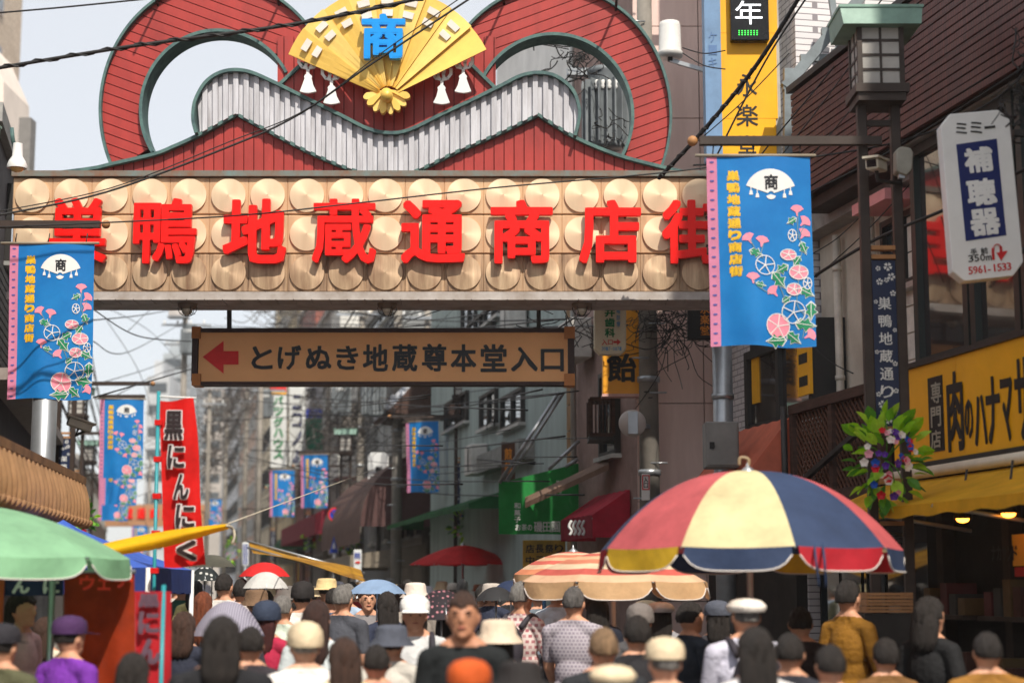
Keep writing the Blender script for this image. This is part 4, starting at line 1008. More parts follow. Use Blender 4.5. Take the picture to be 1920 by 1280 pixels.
mb.prism([(W(x,y,HY).x,W(x,y,HY).z) for x,y in ((1868,474),(1889,470),(1877,489))],HY-.007,HY-.003); mb.build('arrow',MATS['sign_red'],hs_)
for py in (250,470): MB().bar(W(1900,py,HY+.1),W(1990,py,HY+.12),.05).build('bracket',M_DARKST,hs_)
# dental sign, candy sign and smaller ones
def plain_sign(name,label,box,Y,m,th=.12,oct_=0,cat='sign',bevel=.01):
    a,b,c,d=box; t=thing(name,label,cat,W((a+b)/2,d,Y)); k=oct_
    pts=[(a,c),(b,c),(b,d),(a,d)] if not k else [(a+k,c),(b-k,c),(b,c+k),(b,d-k),(b-k,d),(a+k,d),(a,d-k),(a,c+k)]
    poly_sign(pts,Y,th,m,'board',t,bevel); return t
M_CREAMS=mat('cream_sign',(224,214,186),.45,.06,2); M_GRN=mat('sign_green',(20,124,70),.5,.05); M_SRED=mat('sign_red2',(206,40,34),.5,.05); M_SBL=mat('sign_paleblue',(110,160,200),.5,.05)
DY=20.6
dt=plain_sign('dental_sign','cream dental clinic sign with green characters hanging behind the gate','' or (1114,1174,480,664),DY,M_CREAMS,.15,10)
sign_text('平井歯科',[(1134,1153,556,574),(1134,1153,577,594),(1134,1153,596,613),(1134,1153,615,632)],DY-.005,M_GRN,dt,fat=.03)
sign_text('入口',[(1128,1139,636,647),(1140,1149,637,646)],DY-.005,M_SRED,dt,fat=.02)
poly_sign([(1150,639),(1157,639),(1157,635),(1164,641),(1157,647),(1157,643),(1150,643)],DY-.005,.003,M_SRED,'arrow',dt)
sign_text('3917-0871',[(1128+4.2*i,1131.6+4.2*i,650,657) if i!=4 else (1145,1147.5,653,654) for i in range(9)],DY-.005,M_SBL,dt,fat=.02)
sign_text('日曜診療',[(1156,1163,566+12*i,576+12*i) for i in range(4)],DY-.005,M_SBL,dt,fat=.02)
CY=22.1
ct=plain_sign('candy_sign','orange candy shop sign with one bold black character, below the cream dental sign',(1130,1199,540,741),CY,mat('candy_orange',(238,164,40),.45,.06,2),.2)
sign_text('飴',[(1138,1193,662,716)],CY-.005,M_BLACK,ct,fat=.03)
MB().box((W(1129,742,CY).x,CY-.01,W(0,743,CY).z),(W(1200,742,CY).x,CY+.21,W(0,738,CY).z)).build('sill_trim',mat('pink_trim',(214,168,160),.5,.1),ct)
MB().bar(W(1190,600,CY+.1),W(1225,600,CY+.5),.05).build('bracket',M_DARKST,ct)
k=plain_sign('black_shop_sign','small black sign with orange characters left of the big blue banner',(1290,1336,566,636),21.3,M_BLACK,.12)
sign_text('永楽堂',[(1313,1330,570,588),(1313,1330,590,608),(1313,1330,610,628)],21.29,mat('orange_print',(226,140,40),.5,0),k,fat=.02)
k=plain_sign('white_vertical_sign','white vertical sign with green characters under the orange direction sign',(507,537,718,876),70,mat('sign_white2',(206,208,206),.5,.08,.6),.3)
poly_sign([(507,722),(537,722),(537,734),(507,734)],69.97,.02,M_SRED,'band',k); poly_sign([(507,734.3),(537,734.3),(537,739),(507,739)],69.97,.02,M_YEL,'band',k)
sign_text('バッグハウス',[(513,531,742+20*i,759+20*i) for i in range(6)],69.95,M_GRN,k,fat=.03)
k=plain_sign('white_blue_vertical_sign','white vertical sign with navy characters right of the green lettered one',(542,572,718,878),71,MATS['sign_white2'],.3)
sign_text('ニコノぶ',[(548,566,740+34*i,766+34*i) for i in range(4)],70.95,mat('sign_navy',(22,34,84),.5,.05),k,fat=.04)
k=plain_sign('garden_sign','grey sign with blue lattice band above a green panel, far right row',(566,606,715,765),72,mat('sign_grey',(172,172,176),.6,.1),.3)
sign_text('苑',[(573,594,726,750)],71.95,M_BLACK,k,fat=.03)
for i in range(5):
    for j in range(2): poly_sign([(566+8*i,767+8.5*j),(573+8*i,767+8.5*j),(573+8*i,774+8.5*j),(566+8*i,774+8.5*j)],72,.2,mat('lattice_blue',(50,76,190),.5,.1),'blue_tile',k)
poly_sign([(565,784),(605,784),(605,842),(565,842)],72,.3,mat('green_panel',(26,120,92),.6,.15,.6),'green_panel',k)
k=plain_sign('craft_sign','white rounded sign with black vertical characters before the brown dome awning',(690,728,846,935),46,mat('sign_white3',(214,216,216),.45,.05),.2,8)
sign_text('製造直売手作',[(703,717,y0,y0+11) for y0 in (874,886,898,910,917.5,926)],45.97,M_BLACK,k,fat=.03)
MB().tube([W(709,935,46.1),W(709,1060,46.1)],.06,8).build('post',M_STEEL,k)
k=plain_sign('small_entrance_sign','narrow white sign with red border on the concrete utility pole',(1203,1219,888,938),21.6,mat('sign_white4',(220,216,210),.5,.05),.03)
for (a,b,c,d) in ((1204,1218,890,892),(1204,1218,916,918),(1204,1206,892,916),(1216,1218,892,916)): poly_sign([(a,c),(b,c),(b,d),(a,d)],21.594,.005,M_SRED,'red_border',k)
sign_text('入口',[(1207,1215,894,904),(1207,1215,905,914)],21.594,M_BLACK,k,fat=.03)
# round no parking sign and crossing sign
t=thing('no_parking_sign','round red and blue no parking sign in the far street','traffic sign',W(628,964,50))
q=W(628,964,50); s_=sz(50); mb=MB(); mb.lathe(q,[(.001,0),(13*s_,0),(13*s_,.03)],20,'Y'); mb.build('red_disc',M_SRED,t)
mb=MB(); mb.lathe(q-Vector((0,.01,0)),[(.001,0),(9.5*s_,0),(9.5*s_,.009)],20,'Y'); mb.build('blue_disc',mat('traffic_blue',(30,60,160),.4,.03),t)
MB().bar(q+Vector((-8*s_,-.02,8*s_)),q+Vector((8*s_,-.02,-8*s_)),.05,.006).build('slash',M_SRED,t); MB().tube([q+Vector((0,.08,.2)),Vector((q.x,q.y+.08,0))],.04,8).build('post',M_STEEL,t)
t=thing('crossing_sign','small blue triangular crossing sign above the crowd','traffic sign',W(626,1030,48)); q=W(626,1030,48)
poly_sign([(626,1004),(634,1036),(618,1036)],48,.02,MATS['traffic_blue'],'plate',t); poly_sign([(626,1014),(629,1028),(623,1028)],47.985,.01,M_PRINTW,'figure',t)
MB().tube([W(627,1036,48.05),Vector((W(627,1036,48.05).x,48.05,0))],.04,8).build('post',M_PRINTW,t)
t=plain_sign('hospital_post_sign','white post sign with blue character above the crowd, mid street',(663,678,1030,1080),40,MATS['sign_white3'],.05); sign_text('院',[(665,676,1035,1047)],39.98,MATS['traffic_blue'],t,fat=.02)
poly_sign([(666,1052),(671,1052),(671,1050),(676,1053.5),(671,1057),(671,1055),(666,1055)],39.98,.01,M_SRED,'arrow',t); MB().tube([W(670,1080,40.03),Vector((W(670,1080,40.03).x,40.03,0))],.04,8).build('post',M_STEEL,t)
t=plain_sign('blue_lettered_post_sign','narrow white post sign with blue marks left of the yellow stall roof',(454,466,1016,1060),42,MATS['sign_white3'],.05); sign_text('日日日',[(456,464,1020+13*i,1031+13*i) for i in range(3)],41.98,MATS['traffic_blue'],t,fat=.02); MB().tube([W(460,1060,42.03),Vector((W(460,1060,42.03).x,42.03,0))],.04,8).build('post',M_STEEL,t)
# ================================================================ utility poles
M_CONC=mat('pole_concrete',(132,126,118),.8,.15,2,bump=.3)
def util_pole(label,px,py,Y,h,r=.16,arms=((.6,1.6),(1.3,1.4)),steps=True):
    p=W(px,py,Y); t=thing('utility_pole',label,'utility pole',(p.x,Y,0),'concrete utility poles')
    MB().tube([(p.x,Y,0),(p.x,Y,h)],[r,r*.62],14).build('pole',M_CONC,t)
    for dz,w_ in arms:
        MB().box((p.x-w_/2,Y-.22,h-dz),(p.x+w_/2,Y-.15,h-dz+.07)).build('cross_arm',M_STEEL,t)
        for i in range(4):
            x=p.x-w_/2+.1+(w_-.2)*i/3; mb=MB(); mb.smooth=True; mb.lathe((x,Y-.185,h-dz+.07),[(.02,0),(.045,.03),(.03,.06),(.045,.09),(.02,.13)],10); mb.build('insulator',M_PRINTW,t)
    if steps:
        for k in range(int((h-2)/.45)): MB().tube([(p.x,Y-.12,2+.45*k),(p.x+(.22 if k%2 else -.22),Y-.14,2+.45*k)],.011,5).build('step_bolt',M_STEEL,t)
        for z in (3.2,4.4,5.6,6.8): 
            if z<h: MB().tube([(p.x,Y,z),(p.x,Y,z+.07)],r*1.02,14).build('band',M_STEEL,t)
    return t
UP=util_pole('nearest concrete utility pole, right of the candy sign',1217,800,21.9,11.5,.145)
q=W(1135,215,21.7); s_=sz(21.7)
TRF=thing('pole_transformer','grey cylindrical transformer seen through the right arch opening','transformer',q); M_TR=mat('transformer_grey',(126,132,136),.45,.12,3)
mb=MB(); mb.smooth=True; mb.lathe((q.x,q.y,q.z-70*s_),[(.01,0),(32*s_,.01),(33*s_,.05),(33*s_,1.0),(35*s_,1.02),(35*s_,1.08),(.02,1.12)],24); mb.build('tank',M_TR,TRF)
for k in range(12):
    a=R(150+k*20); MB().obox((q.x+33*s_*math.cos(a),q.y+33*s_*math.sin(a),q.z-62*s_),(.09*math.cos(a),.09*math.sin(a),0),(-.015*math.sin(a),.015*math.cos(a),0),(0,0,.85)).build('cooling_fin',M_TR,TRF)
for k in range(4):
    mb=MB(); mb.smooth=True; mb.lathe((q.x-.12+.08*k,q.y-.22,q.z+42*s_),[(.02,0),(.035,.03),(.022,.06),(.035,.09),(.015,.12)],8); mb.build('bushing',M_PRINTW,TRF)
MB().bar((q.x-.5,21.7,q.z+85*s_),(UP.location.x+.2,21.8,q.z+85*s_),.1).build('bracket_beam',M_STEEL,TRF); MB().bar((q.x,21.7,q.z+60*s_),(q.x,21.7,q.z+88*s_),.06).build('hanger',M_STEEL,TRF)
q=W(1256,78,21.7); s_=sz(21.7); AN=thing('antenna_radome','white cylindrical antenna on a bracket right of the gate arch','antenna',q); mb=MB(); mb.smooth=True
mb.lathe((q.x,q.y,q.z-32*s_),[(.01,0),(24*s_,0),(25*s_,.05),(25*s_,.06),(22*s_,.09),(21*s_,.42),(19*s_,.475),(.01,.49)],20); mb.build('radome',mat('radome_white',(214,212,208),.4,.04),AN)
MB().bar((q.x,q.y,q.z-40*s_),(q.x,q.y,q.z-32*s_),.06).build('foot',M_DARKST,AN); MB().bar((q.x,q.y,q.z-38*s_),W(1330,135,21.7),.05).build('bracket',M_STEEL,AN)
for (lb,px,Y,h) in (('concrete utility pole left of the mid street blue banner',745,42,10.5),('far utility pole just left of the white craft sign',676,54,11),('far slim utility pole among the tangle, left of the white vertical sign',462,82,12),('utility pole at the left end of the orange direction sign',342,60,11.6),('far utility pole between red flag and orange sign',425,100,13),('far utility pole near the street end on the left',284,120,11),('far utility pole right of the white vertical signs',615,66,11)):
    util_pole(lb,px,800,Y,h,.15,steps=Y<60)
q=W(335,580,59.5); t=thing('pole_lamp_box','grey lamp box on the pole above the orange direction sign','lamp',q); MB().box((q.x-.3,59.2,q.z-.28),(q.x+.35,59.6,q.z+.28)).build('box',mat('lampbox_grey',(176,170,166),.5,.1),t,bevel=.03); MB().box((q.x-.34,59.15,q.z-.33),(q.x+.38,59.62,q.z-.285)).build('lid',M_STEEL,t)
# transformers on the further poles
for i,(px,py,Y) in enumerate(((700,745,41.5),(640,752,53.6),(498,760,66),(408,775,99),(355,640,59.6),(300,790,119))):
    c=copy_tree(TRF); c.location=W(px,py,Y); c['label']='grey pole transformer '+['left of the mid street blue banner','right of the far blue banners','beside the white vertical signs','between red flag and orange sign','at the left end of the orange sign','low by the street end'][i]; c['group']='transformers on utility poles'
for (lb,px,Y,h) in (('slim far pole right of the red garlic flag',392,74,11),('slim far pole just left of the far blue banners',488,58,10.5),('slim pole beside the tiled roof house',800,44,10)): util_pole(lb,px,800,Y,h,.12,steps=False)
rs=random.Random(4); alongs=[MB(),MB()]
for k in range(44):
    Y0=rs.uniform(30,48); Y1=rs.uniform(90,130); x0=rs.choice((XR(Y0)-.2,XR(Y0)+.4,XL(Y0)+.3,XR(Y0)-1.2)); z0=rs.uniform(5.2,9.5); sd=1 if x0>XL(Y0)+3 else 0
    x1=(XR(Y1) if sd else XL(Y1))+rs.uniform(-.6,.6); z1=z0+rs.uniform(-.6,.6); a=Vector((x0,Y0,z0)); b=Vector((x1,Y1,z1)); P=[a+(b-a)*t-Vector((0,0,.9*4*t*(1-t)*.5)) for t in [i/8 for i in range(9)]]
    alongs[k%2].tube(P,rs.choice((.008,.012,.016)),4)
for q_,m_ in zip(alongs,(M_WIRE,M_WIREF)): q_.build('cable_bundle',m_,fix=False)['kind']='stuff'
# traffic mirror (seen from behind)
q=W(1186,793,21.4); s_=sz(21.4); t=thing('traffic_mirror','round traffic mirror seen from behind on the concrete pole','mirror',q); mb=MB(); mb.smooth=True; mb.lathe(q,[(.001,-.05),(14*s_,-.04),(24*s_,0),(26*s_,.03)],24,'Y'); mb.build('shell',mat('mirror_back',(200,190,184),.4,.1),t)
MB().box((q.x-.06,q.y-.08,q.z-.14),(q.x+.06,q.y-.05,q.z+.14)).build('clamp',M_STEEL,t); MB().bar(q+Vector((0,.02,0)),Vector((UP.location.x,21.8,q.z)),.04).build('arm',M_STEEL,t)
# security cameras
def cctv(label,px,py,Y,sc,face,mount):
    q=W(px,py,Y); t=thing('security_camera',label,'security camera',q); d=Vector(face).normalized(); a=d.cross(Vector((0,0,1))).normalized(); b=a.cross(d)
    o=q-d*.0-a*.06*sc-b*.055*sc; MB().obox(o,-d*.3*sc,a*.12*sc,b*.10*sc).build('body',mat('camera_cream',(206,196,176),.4,.08),t,bevel=.012)
    MB().obox(q+d*.03*sc-a*.075*sc+b*.047*sc,-d*.36*sc,a*.15*sc,b*.02*sc).build('sun_shield',MATS['camera_cream'],t)
    MB().obox(q+d*.004-a*.045*sc-b*.035*sc,-d*.01,a*.09*sc,b*.07*sc).build('lens_glass',mat('lens_dark',(40,30,30),.1,0,spec=.8),t)
    MB().tube([q-d*.15*sc-b*.05*sc,q-d*.15*sc-b*.14*sc,Vector(mount)],.02*sc,6).build('mount',M_DARKST,t); return t
cctv('cream security camera on the nearest street lantern post',1634,306,13.6,.9,(-.55,-1,-.12),W(1690,345,13.9))
cctv('cream security camera below the left edge banner',128,788,21,1.0,(-1,-.5,.35),W(165,805,21.2))
q=W(1697,302,13.8); t=thing('speaker_box','grey angular speaker box on the nearest lantern post','speaker',q); poly_sign([(1681,280),(1690,274),(1708,277),(1713,286),(1711,318),(1700,329),(1681,322)],13.8,.14,mat('speaker_grey',(150,146,134),.5,.1),'case',t,.01); MB().bar(W(1690,335,13.85),W(1690,322,13.85),.05).build('bracket',M_STEEL,t)
# control box on gate column
t=thing('control_box','grey electrical cabinet on the right gate column','cabinet',W(1355,875,18.7)); r_=rect(1324,1385,790,876,18.7); MB().box((r_[0],18.7,r_[2]),(r_[1],19.02,r_[3])).build('case',mat('cabinet_grey',(128,126,122),.5,.12,2),t,bevel=.012)
r2=rect(1328,1381,795,871,18.68); MB().box((r2[0],18.685,r2[2]),(r2[1],18.699,r2[3])).build('door',MATS['cabinet_grey'],t); r3=rect(1331,1340,828,840,18.66); MB().box((r3[0],18.67,r3[2]),(r3[1],18.684,r3[3])).build('latch',M_BLACK,t)
# left floodlight
q=W(32,312,17.8); t=thing('street_floodlight','white bell shaped floodlight at the left edge by the gate','floodlight',q); mb=MB(); mb.smooth=True; s_=sz(17.8)
mb.lathe((q.x,q.y,q.z),[(9*s_,50*s_*.9),(10*s_,20*s_),(16*s_,10*s_),(19*s_,2*s_),(18.5*s_,-4*s_)],18); mb.build('hood',M_WPAINT,t); mb=MB(); mb.sph((q.x,q.y,q.z-4*s_),13*s_,sq=(1,1,.6)); mb.build('lens',mat('lens_amber',(230,190,120),.2,0),t)
MB().tube([W(22,240,17.8),W(24,262,17.8),W(33,300,17.95)],.022,8).build('arm',M_GREEN,t)
# steel frame behind the lantern
sf=thing('steel_frame','grey steel canopy frame with striped panels behind the nearest lantern','frame',W(1480,290,18.8)); M_SF=mat('frame_steel',(120,128,132),.45,.15,metal=.3)
for (a,b,w_) in (((1472,165),(1660,-60),.12),((1500,180),(1600,60),.09),((1468,162),(1560,168),.1),((1478,130),(1478,296),.1),((1562,140),(1500,300),.05),((1558,-10),(1575,100),.07),((1500,110),(1572,110),.08),((1540,60),(1640,60),.08)): MB().bar(W(*a,18.8),W(*b,18.8),w_).build('beam',M_SF,sf)
MB().box((W(1483,1,18.9).x,18.9,W(0,262,18.9).z),(W(1502,1,18.9).x,19.0,W(0,172,18.9).z)).build('post_plate',M_SF,sf)
for k in range(6):
    a=W(1560+k*26,36,18.6); b=W(1582+k*26,36,18.6); MB().box((a.x,18.3,a.z),(b.x,19.1,a.z+.03)).build('roof_panel',mat('solar_dark',(78,70,58),.4,.15),sf)
# ================================================================ overhead wires
def wire(label,pts,r=.012,n=5,twist=0,name='overhead_cable',group='overhead cables'):
    P=smooth_path([W(*p) for p in pts],8); mb=MB(); mb.tube(P,r,n)
    if twist:
        Q=[p+Vector((0,math.cos(i*1.3),math.sin(i*1.3)))*r*1.3 for i,p in enumerate(smooth_path([W(*p) for p in pts],24))]; mb.tube(Q,r*.6,4)
    return tag(mb.build(name,M_WIRE),label,'cable',group)
wire('thick black twisted cable crossing the left arch towards the fan top',[(-40,134,15),(240,88,15),(560,44,15),(830,-12,15)],.017,6,1)
wire('thin cable in the top left corner above the left arch',[(-20,26,15.5),(120,14,15.5),(300,-4,15.5)],.009)
wire('cable sweeping from the left edge up across the fan',[(-10,405,16),(200,360,16.3),(430,275,16.5),(560,215,16.6),(700,118,16.6),(890,-8,16.6)],.011)
wire('thin cable running just above its thicker twin across the fan',[(-10,398,15.8),(210,352,16.1),(430,266,16.3),(575,205,16.4),(715,100,16.4),(870,-8,16.4)],.006)
wire('thin cable crossing the tops of the red gate letters',[(-20,427,16),(420,406,16.2),(660,382,16.4),(930,352,16.6),(1280,320,16.8),(1500,285,17)],.008)
wire('thick twisted cable rising at the right end of the gate',[(1235,335,18),(1330,232,17.5),(1420,120,17),(1505,-15,16.5)],.022,6,1)
wire('cable rising beside the yellow sign towards the top',[(1340,300,17),(1395,190,16.8),(1450,90,16.6),(1520,-15,16.4)],.01)
wire('cable from the blue banner up over the yellow sign',[(1330,440,17.5),(1420,300,17.2),(1560,130,17),(1660,-10,17)],.008)
wire('long cable from the big banner to the hearing aid sign',[(1300,310,15),(1480,300,14.5),(1700,262,14),(1860,190,13),(1960,90,12)],.009)
wire('cable under the brown tiles behind the lantern post',[(1520,360,15.5),(1640,300,14.9),(1790,210,14),(1930,120,13)],.008)
wire('thick cable behind the name panel rising right',[(1515,525,16),(1640,450,15),(1790,385,14),(1935,310,13)],.016)
for k,(x0,y0,x1,y1) in enumerate(((1400,370,1640,60),(1420,395,1600,200),(1530,520,1720,330),(1516,480,1620,400),(1515,640,1600,700),(1280,100,1360,130),(1280,90,1360,95),(1290,280,1480,100))):
    wire('thin cable among those around the big blue banner',[(x0,y0,16.5),((x0+x1)/2,(y0+y1)/2+8,16.2),(x1,y1,16)],.006,4,group='thin cables around the big blue banner')
LW=[((175,580,26),(260,630,30),(360,640,36)),((175,745,24),(330,700,30),(365,690,36)),((175,600,30),(270,590,40),(350,575,58)),((175,640,30),(240,660,40),(350,600,58)),((180,720,40),(280,690,50),(350,660,58)),((190,755,40),(300,700,50),(345,690,58)),((185,570,50),(280,620,55),(345,690,60)),((200,600,50),(270,720,60),(300,860,80)),((240,620,40),(330,560,50),(500,570,60))]
for k,p in enumerate(LW): wire('thin cable against the sky left of the orange sign',p,.012,4,group='thin cables in the sky left of the orange sign')
rr=random.Random(11); lower=MB()
for k in range(34):
    x0=rr.uniform(380,700); x1=rr.uniform(780,1240); y0=rr.uniform(565,615) if k<12 else rr.uniform(725,900); y1=y0+rr.uniform(-60,60) if k>=12 else rr.uniform(565,640)
    P_=[(x0,y0,rr.uniform(45,60)),((x0+x1)/2,(y0+y1)/2+rr.uniform(4,22),40),(x1,y1,rr.uniform(21.4,21.8))]; rad=rr.choice((.007,.009,.012))
    if k<8: wire('thin cable sagging between gate board and orange sign, %s from the left end'%('first','second','third','fourth','fifth','sixth','seventh','eighth')[k],P_,rad,4,group='cables criss-crossing beneath the gate')
    else: lower.tube(smooth_path([W(*p) for p in P_],8),rad,4)
lower.build('cable_bundle',M_WIRE,fix=False)['kind']='stuff'
# knots of cable round the poles: nobody could count these
def tangle(px,py,Y,n,sx,sy,seed,r=.011):
    rn=random.Random(seed); mb=MB(); s=sz(Y)
    for k in range(n):
        c=W(px+rn.gauss(0,sx*.4),py+rn.gauss(0,sy*.4),Y+rn.uniform(-.4,.4)); P=[]; d=Vector((rn.gauss(0,1),rn.gauss(0,.5),rn.gauss(0,.7)))*s*sx*.25
        for i in range(5):
            P.append(c); d=d*.6+Vector((rn.gauss(0,1),rn.gauss(0,.6),rn.gauss(0,.9)))*s*sx*.2; c=c+d
        mb.tube(smooth_path(P,3),r*rn.uniform(.6,1.3),4,caps=False)
    o=mb.build('cable_tangle',M_WIRE if Y<35 else M_WIREF,fix=False); o['kind']='stuff'; return o
tg=[(1262,600,21.6,110,75,55,1,.0055),(1090,120,21.5,40,50,50,2,.008),(1140,240,21.4,16,40,70,3,.008),(1905,180,12,36,40,110,4,.006),(400,850,75,170,60,130,5,.014),(440,760,78,120,60,60,9,.014),(640,800,54,120,70,90,6,.011),(745,760,41.6,60,50,60,7,.01),(1080,600,22,30,70,50,8,.008),(560,600,60,60,80,40,10,.012),(300,860,60,30,50,80,12,.012),0]
for a in tg[:-1]: tangle(*a)
# ================================================================ parasols, stalls, awnings, flags
def cloth(name,c,tr=.3,**k): return mat(name,c,.75,k.pop('noise',.12),3,transl=tr,bump=.28,**k)
C_PINK=cloth('parasol_pink',(208,98,102)); C_CREAM=cloth('parasol_cream',(234,218,168)); C_NAVY=cloth('parasol_navy',(48,64,96),.15); C_RED=cloth('parasol_red',(188,36,50)); C_YEL=cloth('parasol_yellow',(222,180,46)); C_EDGE=mat('white_piping',(214,206,200),.6,0)
def parasol(label,px,pya,pyr,hw,Y,gores,vals=None,off=0.0,pw=2.4,vh=38,name='market_parasol',cat='parasol',edge=True,rings=None,pole_bot=0.0,pole_r=.022,tilt=None):
    c=W(px,pyr,Y); s=sz(Y); r=hw*s; H=(pyr-pya)*s; n=len(gores); t=thing(name,label,cat,(c.x,Y,pole_bot))
    prof=lambda q,ph: H*(1-q**pw)-(.02*r*math.cos(n*(ph-off))*q*q if False else 0)
    bow=lambda f: 1-.022*math.sin(math.pi*f)            # edge of each gore is drawn in a little
    for k in range(n):
        a=off+2*math.pi*k/n; b=off+2*math.pi*(k+1)/n; mb=MB(); mb.smooth=True
        def fn(u,v):
            ph=a+(b-a)*u; q=.015+.985*v; rr=r*q*(1-(1-bow(u))*q); return Vector((c.x+rr*math.cos(ph),Y+rr*math.sin(ph),c.z+prof(q,ph)-.012*r*math.sin(math.pi*u)*q))
        if rings:
            for j in range(len(rings)):
                mb.mi=j; v0,v1=j/len(rings),(j+1)/len(rings); mb.grid(lambda u,v,v0=v0,v1=v1:fn(u,v0+(v1-v0)*v),6,3)
            mb.build('gore',rings,t,fix=False)
        else: mb.grid(fn,8,12); mb.build('gore',gores[k],t,fix=False)
        if vals:
            mb=MB(); h=vh*s
            def vf(u,v):
                p=fn(.03+.94*u,1); d=1-abs(2*u-1)**6; sw=.02*math.sin(u*9+k)*v
                o=Vector((p.x-c.x,p.y-Y,0)).normalized(); return p+Vector((0,0,-.004-v*h*(.35+.65*d) if v>0 else 0))+o*(.012*v+sw*.6)
            mb.smooth=True; mb.grid(vf,12,4); fl=mb.build('valance',vals[k%len(vals)],t,fix=False)
            if edge: MB().tube([vf(i/16,1) for i in range(17)],.005,4).build('piping',C_EDGE,fl)
        MB().tube([fn(0,i/6)-Vector((0,0,.012)) for i in range(7)],.008,4).build('rib',M_STEEL,t)
    fs=.25 if name=='umbrella' else 1
    MB().tube([(c.x,Y,pole_bot),(c.x,Y,c.z+H)],pole_r,8).build('pole',M_STEEL,t)
    mb=MB(); mb.smooth=True; mb.lathe((c.x,Y,c.z+H-.02),[(.05*fs,0),(.045*fs,.03*fs),(.015*fs,.05*fs),(.002,.09*fs)],10); mb.build('finial',M_STEEL,t)
    return t
g9=[C_PINK,C_CREAM,C_NAVY]*3; v9=[C_YEL,C_NAVY,C_RED,C_NAVY,C_RED,C_YEL,C_NAVY,C_RED,C_RED]
P1=parasol('large red, cream and navy segmented parasol in the right foreground',1405,884,1030,284,11.4,g9,v9,R(-90-72),vh=38)
MB().tube(smooth_path([W(1398,886,11.4),W(1404,862,11.4),W(1388,858,11.4),W(1386,872,11.4)],4),.012,6).build('hook',mat('hook_tan',(150,130,100),.5,.1),P1)
for dx in (0,16): MB().tube(smooth_path([W(1526+dx,1012+dx*.3,10.5),W(1530+dx,1050,10.36),W(1536+dx*.8,1100,10.4)],4),.008,5).build('tie_cord',C_NAVY,P1)
C_ST=[cloth('stripe_%d'%i,c) for i,c in enumerate(((236,150,110),(240,206,170),(222,110,96),(236,190,150),(226,140,110),(242,214,180),(216,104,92),(238,196,160)))]
parasol('striped orange and cream parasol, partly behind the large segmented one',1150,1034,1090,178,14.6,[None]*8,[cloth('parasol_beige',(226,186,140))],R(20),rings=C_ST,vh=30,pw=1.9)
parasol('small striped parasol behind the orange one, to the left',1075,1034,1076,112,17.5,[None]*8,[MATS['parasol_beige']],R(10),rings=C_ST[::-1],vh=22,pw=1.9,name='market_parasol')
parasol('bright blue parasol peeking out left of the striped ones',1020,1056,1092,62,18.6,[cloth('parasol_blue',(40,140,206))]*8,None,pw=2)
C_GRN=cloth('parasol_green',(150,202,160),.35)
parasol('pale green parasol with white edged valance at the left edge',-45,948,1046,280,11.0,[C_GRN]*8,[C_GRN],R(15),vh=36,pw=1.7)
C_RDP=cloth('red_paper',(206,20,26),.4)
parasol('wide red paper parasol in front of the green banner shop',868,1022,1058,100,33,[C_RDP]*12,None,pw=1.6); parasol('second red paper parasol, further right in shade',948,1016,1046,80,35,[C_RDP]*12,None,pw=1.6)
# hand held umbrellas
def brolly(label,px,pya,pyr,hw,Y,c,tr=.3,n=8,tilt=0,extra=None):
    cc=W(px,pyr,Y).z; m=extra or cloth('brolly_'+label[:14].replace(' ','_'),c,tr)
    return parasol(label,px,pya,pyr,hw,Y,[m]*n,None,R(11),pw=2.2,name='umbrella',cat='umbrella',pole_bot=max(.9,cc-.62),pole_r=.009)
brolly('white umbrella carried above the crowd beside a red one',498,1072,1102,42,17,(232,230,226))
brolly('red umbrella behind the white one in the crowd',496,1054,1080,47,19,(226,44,44))
def dot_mat(name,c,d,sc=22):
    m=cloth(name,c,.15,noise=0); n=m.node_tree.nodes; L=m.node_tree.links; g=n.new('ShaderNodeNewGeometry'); v=n.new('ShaderNodeTexVoronoi'); v.inputs['Scale'].default_value=sc; v.inputs['Randomness'].default_value=.25
    L.new(g.outputs['Position'],v.inputs['Vector']); r=n.new('ShaderNodeValToRGB'); r.color_ramp.interpolation='CONSTANT'; r.color_ramp.elements[0].color=lin(d); r.color_ramp.elements[1].color=lin(c); r.color_ramp.elements[1].position=.28
    L.new(v.outputs['Distance'],r.inputs[0]); L.new(r.outputs[0],n['Principled BSDF'].inputs['Base Color']); return m
brolly('dark umbrella with white polka dots below the red garlic flag',384,1062,1088,31,21,0,extra=dot_mat('polka_cloth',(38,44,46),(200,200,196),14))
brolly('pale blue umbrella in the middle of the crowd',707,1086,1112,54,17,(150,178,214))
brolly('black umbrella with pink flower sprays behind the man in black',828,1106,1160,62,13.5,0,extra=dot_mat('floral_cloth',(40,32,38),(196,130,140),26))
brolly('plain black umbrella right of the man in black',930,1100,1125,40,16.5,(40,40,42),.05); brolly('navy umbrella just behind the black one',958,1088,1112,38,18.5,(38,52,84),.1)
def stripe_cloth(name,c,d,sc):
    m=cloth(name,c,.3,noise=0); n=m.node_tree.nodes; L=m.node_tree.links; g=n.new('ShaderNodeNewGeometry'); wv=n.new('ShaderNodeTexWave'); wv.inputs['Scale'].default_value=sc; L.new(g.outputs['Position'],wv.inputs['Vector'])
    r=n.new('ShaderNodeValToRGB'); r.color_ramp.elements[0].color=lin(c); r.color_ramp.elements[1].color=lin(d); L.new(wv.outputs['Fac'],r.inputs[0]); L.new(r.outputs[0],n['Principled BSDF'].inputs['Base Color']); return m
brolly('lavender umbrella with fine stripes in the left crowd',428,1128,1190,66,12.8,0,extra=stripe_cloth('lavender_stripe',(196,192,206),(120,116,140),18))
brolly('pale patterned parasol beneath the yellow tarp end',398,1040,1062,42,24,(214,206,178)); brolly('striped red and white parasol by the green banner',926,925,948,24,38,0,extra=stripe_cloth('candy_stripe',(220,200,190),(190,40,44),4))
